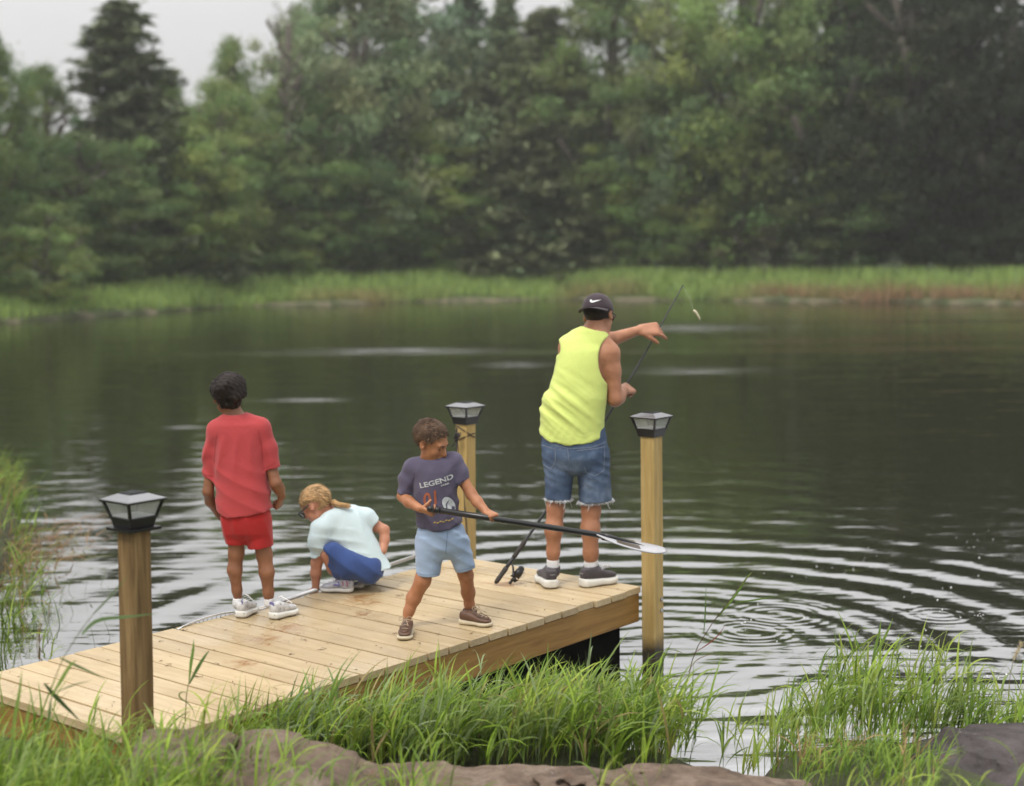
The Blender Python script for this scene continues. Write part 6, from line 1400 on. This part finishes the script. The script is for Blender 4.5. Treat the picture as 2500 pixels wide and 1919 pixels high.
o = link('bank_grass', meshdata('bank_grass', v, f, GM, True, c)); tag(o, 'green and brown grass on the left bank at the edge of the photo', 'grass', kind='stuff')
xy = scatter(110, 1.05, 1.6, 5.35, 5.95, lambda q: q[:, 0] > .9)
v, f, c = stems(xy, r.uniform(.05, .18, len(xy)), r, 1.2, .4, GB, (.08, .22), (.004, .009))
o = link('bank_grass', meshdata('bank_grass', v, f, GM, True, c)); tag(o, 'short green and brown grass between the long flat stone and the corner stone', 'grass', kind='stuff')
n = 9000; q = np.stack([r.uniform(-22, -3.6, n), r.uniform(8, 44, n)], -1); q = q[q[:, 1] < near_y(q[:, 0])-.1]; n = len(q)
v, f, c = blades(np.stack([q[:, 0], q[:, 1], ground_z(q[:, 0], q[:, 1])-.01], -1), r.uniform(.12, .4, n), r.uniform(.012, .03, n), r.uniform(.2, 1.2, n), r, GB[r.integers(0, len(GB), n)]*r.uniform(.7, 1.2, (n, 1)), 3)
o = link('meadow_grass', meshdata('meadow_grass', v, f, GM, True, c)); tag(o, 'rough grass covering the left bank beyond the edge of the photo', 'grass', kind='stuff')
# dead stalks trailing on the water at the left
n = 620; q = np.stack([r.normal(size=n)*.24-.1, r.normal(size=n)*.75], -1); c0 = G(60, 1370, ZW); P = np.stack([c0[0]-.1+q[:, 0], c0[1]+q[:, 1], np.full(n, ZW+.005)], -1)
tb = np.array([(.30, .165, .08), (.24, .13, .07), (.18, .19, .06), (.36, .24, .13)])[r.integers(0, 4, n)]*r.uniform(.7, 1.2, (n, 1))
v, f, c = blades2(P, r.uniform(.10, .34, n), r.uniform(.006, .014, n), r.uniform(.8, 1.6, n), r.uniform(.2, 2.2, n), r.normal(size=n)*1.2+.1, tb, r)
o = link('dead_stalks', meshdata('dead_stalks', v, f, GM, True, c)); tag(o, 'mat of brown dead stalks lying on the water at the left', 'grass', kind='stuff')
n = 60; q = np.stack([r.normal(size=n)*.28, r.normal(size=n)*.55], -1); c0 = G(95, 1510, ZW); P = np.stack([c0[0]-.12+q[:, 0], c0[1]+q[:, 1], np.full(n, ZW-.01)], -1)
v, f, c = blades2(P, r.uniform(.08, .26, n), r.uniform(.004, .009, n), r.uniform(.1, .9, n), r.uniform(.1, 1.4, n), r.uniform(0, 6.28, n), np.array([(.10, .16, .04)])*r.uniform(.6, 1.3, (n, 1)), r)
o = link('water_weeds', meshdata('water_weeds', v, f, GM, True, c)); tag(o, 'thin green weeds standing in the shallow water left of the dock', 'weeds', kind='stuff')
# single tall stalks
def ribbon(pts, w, wmax=.35, fold=.12):
    pts = [np.array(p, float) for p in pts]; ss = np.linspace(0, 1, 13); tt_ = np.linspace(0, 1, len(pts)); P = np.stack([np.interp(ss, tt_, [p[k] for p in pts]) for k in range(3)], -1)
    for _ in range(2): P[1:-1] = P[1:-1]*.5+.25*(P[:-2]+P[2:])
    V = []
    for i in range(13):
        d = unit(P[min(i+1, 12)]-P[max(i-1, 0)]); s2 = unit(np.cross(d, (0, 1., .25))); s2 = unit(np.cross(d, (0, 1., 0))) if np.linalg.norm(s2) < .1 else s2; q = ss[i]; ww = w*min(1, .4+q/wmax*.6)*max(.04, (1-((q-wmax)/(1-wmax))**2) if q > wmax else 1)
        V += [P[i]-s2*ww*.5, P[i]+np.array((0, -1, 0))*ww*fold, P[i]+s2*ww*.5]
    return V, [x for i in range(12) for x in ((3*i, 3*i+1, 3*i+4, 3*i+3), (3*i+1, 3*i+2, 3*i+5, 3*i+4))]
def stalk(label, Ys, stem, leafs, sr_=.002, scol=(.14, .16, .05)):
    p0 = W(*stem[0], Ys); R_ = root('grass_stalk', p0, label, 'grass stalk', 'tall single grass stalks')
    mb = MB(); mb.tube([W(u, v_, Ys) for u, v_ in stem], list(np.linspace(sr_, sr_*.5, len(stem))), 6); o = mb.build('stem', GM, R_, True)
    a = o.data.color_attributes.new('tint', 'FLOAT_COLOR', 'POINT'); a.data.foreach_set('color', np.tile(np.array((*scol, 1), np.float32), len(o.data.vertices)))
    for px, w, col in leafs:
        V, F_ = ribbon([W(u, v_, Ys+.01*k) for k, (u, v_) in enumerate(px)], w); part('leaf', R_, V, F_, GM, True, np.tile(np.array(col), (len(V), 1)))
g1, g2, g3, rd = (.17, .28, .06), (.11, .19, .055), (.22, .33, .07), (.30, .10, .07)
stalk('tall out of focus stalk with a pale leaf crossing the nearest post', 4.75, [(70, 1850), (90, 1770), (120, 1690), (155, 1605), (200, 1535), (235, 1490), (290, 1430)], [([(200, 1550), (215, 1530), (240, 1510), (290, 1508), (340, 1503), (386, 1497)], .014, (.20, .30, .13)), ([(145, 1605), (175, 1620), (215, 1638), (262, 1660)], .010, g2), ([(108, 1668), (130, 1695), (160, 1725), (200, 1765)], .017, (.07, .12, .04)), ([(228, 1500), (250, 1478), (285, 1440), (320, 1395)], .004, g2)])
stalk('blurred upright blade at the left end of the dock', 4.6, [(25, 1860), (30, 1800)], [([(28, 1810), (38, 1740), (48, 1690), (54, 1632)], .012, g3), ([(60, 1800), (65, 1760), (75, 1700)], .009, g3)])
stalk('blurred blade leaning right before the dock planks', 4.7, [(100, 1850), (118, 1780)], [([(125, 1700), (150, 1660), (170, 1625), (188, 1610)], .012, g3), ([(118, 1780), (120, 1735), (128, 1690)], .008, g2), ([(135, 1690), (180, 1672), (225, 1661)], .005, g2)])
stalk('grass stalk with two upright leaves before the dock planks', 5.35, [(452, 1760), (455, 1700), (460, 1670), (463, 1655)], [([(462, 1662), (466, 1620), (472, 1585), (473, 1560)], .012, g1), ([(462, 1670), (480, 1635), (498, 1605), (512, 1586)], .013, g2), ([(456, 1690), (440, 1688), (434, 1700), (450, 1712), (470, 1722), (478, 1760)], .006, g1)])
stalk('tall stalk with a red leaf standing in the water right of the dock', 6.2, [(1655, 1800), (1672, 1690), (1690, 1612), (1705, 1575), (1740, 1520), (1775, 1475), (1800, 1440), (1836, 1398)], [([(1746, 1512), (1775, 1480), (1800, 1448), (1826, 1405), (1840, 1394)], .011, g1), ([(1795, 1470), (1830, 1467), (1865, 1461), (1892, 1457)], .008, g1), ([(1698, 1592), (1730, 1572), (1755, 1550), (1772, 1524)], .006, rd), ([(1718, 1545), (1721, 1510), (1723, 1470), (1724, 1424)], .006, g2), ([(1680, 1640), (1700, 1610), (1730, 1598), (1745, 1597)], .004, (.30, .2, .1)), ([(1672, 1690), (1690, 1665), (1712, 1645)], .006, g3)], .0022, (.13, .075, .045))
stalk('tall double bladed leaf above the right tussock', 6.3, [(2120, 1790), (2125, 1700), (2128, 1610)], [([(2126, 1640), (2136, 1585), (2148, 1540), (2151, 1512)], .013, g1), ([(2128, 1620), (2148, 1580), (2168, 1540), (2180, 1508)], .014, g3)])
p0 = W(2478, 1625, 5.6); R_ = root('seed_head', W(2462, 1700, 5.6), 'pale fuzzy grass seed head at the right edge of the photo', 'seed head')
mb = MB(); mb.tube([W(2462, 1700, 5.6), W(2466, 1650, 5.6), W(2474, 1612, 5.6)], .0012, 5); mb.build('stem', LIT, R_)
mb = MB(); rr2 = np.random.default_rng(2)
for k in range(160):
    s6 = rr2.random(); p = W(2474+s6*20, 1612-s6*42, 5.6); mb.tube([p, p+rr2.normal(size=3)*.006+np.array((.002, 0, .006))], [.0012, .0004], 3)
mb.build('bristles', simple('pale_seed_bristle', (.50, .42, .26), .7, .2, 40, 0), R_)

# foam bubbles drifting on the water
BUB = simple('white_foam', (.85, .86, .88), .25, .05, 40, 0)
mb = MB(); rb = np.random.default_rng(9)
for (cu, cv, su, sv, n_) in ((2390, 1330, 60, 60, 12), (2280, 1480, 90, 60, 18), (2120, 1360, 50, 40, 8), (2390, 1500, 15, 10, 6), (1990, 1385, 120, 40, 14), (1850, 1520, 120, 60, 16), (2180, 1600, 140, 50, 16), (2430, 1650, 40, 30, 6), (1300, 1300, 200, 30, 8)):
    for _ in range(n_):
        p = G(cu+rb.normal()*su*.5, cv+rb.normal()*sv*.5, ZW); rr = rb.uniform(.0015, .0045)*(1.4 if rb.random() < .2 else 1)
        v_ = [p+np.array((rr*math.cos(a), rr*math.sin(a), 0)) for a in np.linspace(0, 6.28, 7)[:-1]]+[p+np.array((rr*.7*math.cos(a), rr*.7*math.sin(a), rr*.6)) for a in np.linspace(0, 6.28, 7)[:-1]]+[p+UP*rr*.8]
        mb.add(v_, [(k, (k+1) % 6, 6+(k+1) % 6, 6+k) for k in range(6)]+[(6+k, 6+(k+1) % 6, 12) for k in range(6)])
o = mb.build('foam_bubbles', BUB, None, True); tag(o, 'tiny white foam bubbles drifting on the dark water', 'foam', kind='stuff')

# ================================================================== damp air over the pond
m = bpy.data.materials.new('damp_air'); m.use_nodes = True; t = m.node_tree; t.nodes.clear()
vo = N(t, 'ShaderNodeVolumePrincipled'); vo.inputs['Color'].default_value = (.95, .97, .92, 1); vo.inputs['Density'].default_value = .0009; vo.inputs['Anisotropy'].default_value = .2
ou = N(t, 'ShaderNodeOutputMaterial'); t.links.new(vo.outputs[0], ou.inputs['Volume'])
mb = MB(); mb.box((0, 282, 27), (430, 0, 0), (0, 328, 0), (0, 0, 33))
o = mb.build('haze', m); tag(o, 'thin damp haze in the air over the pond', 'haze', kind='stuff')
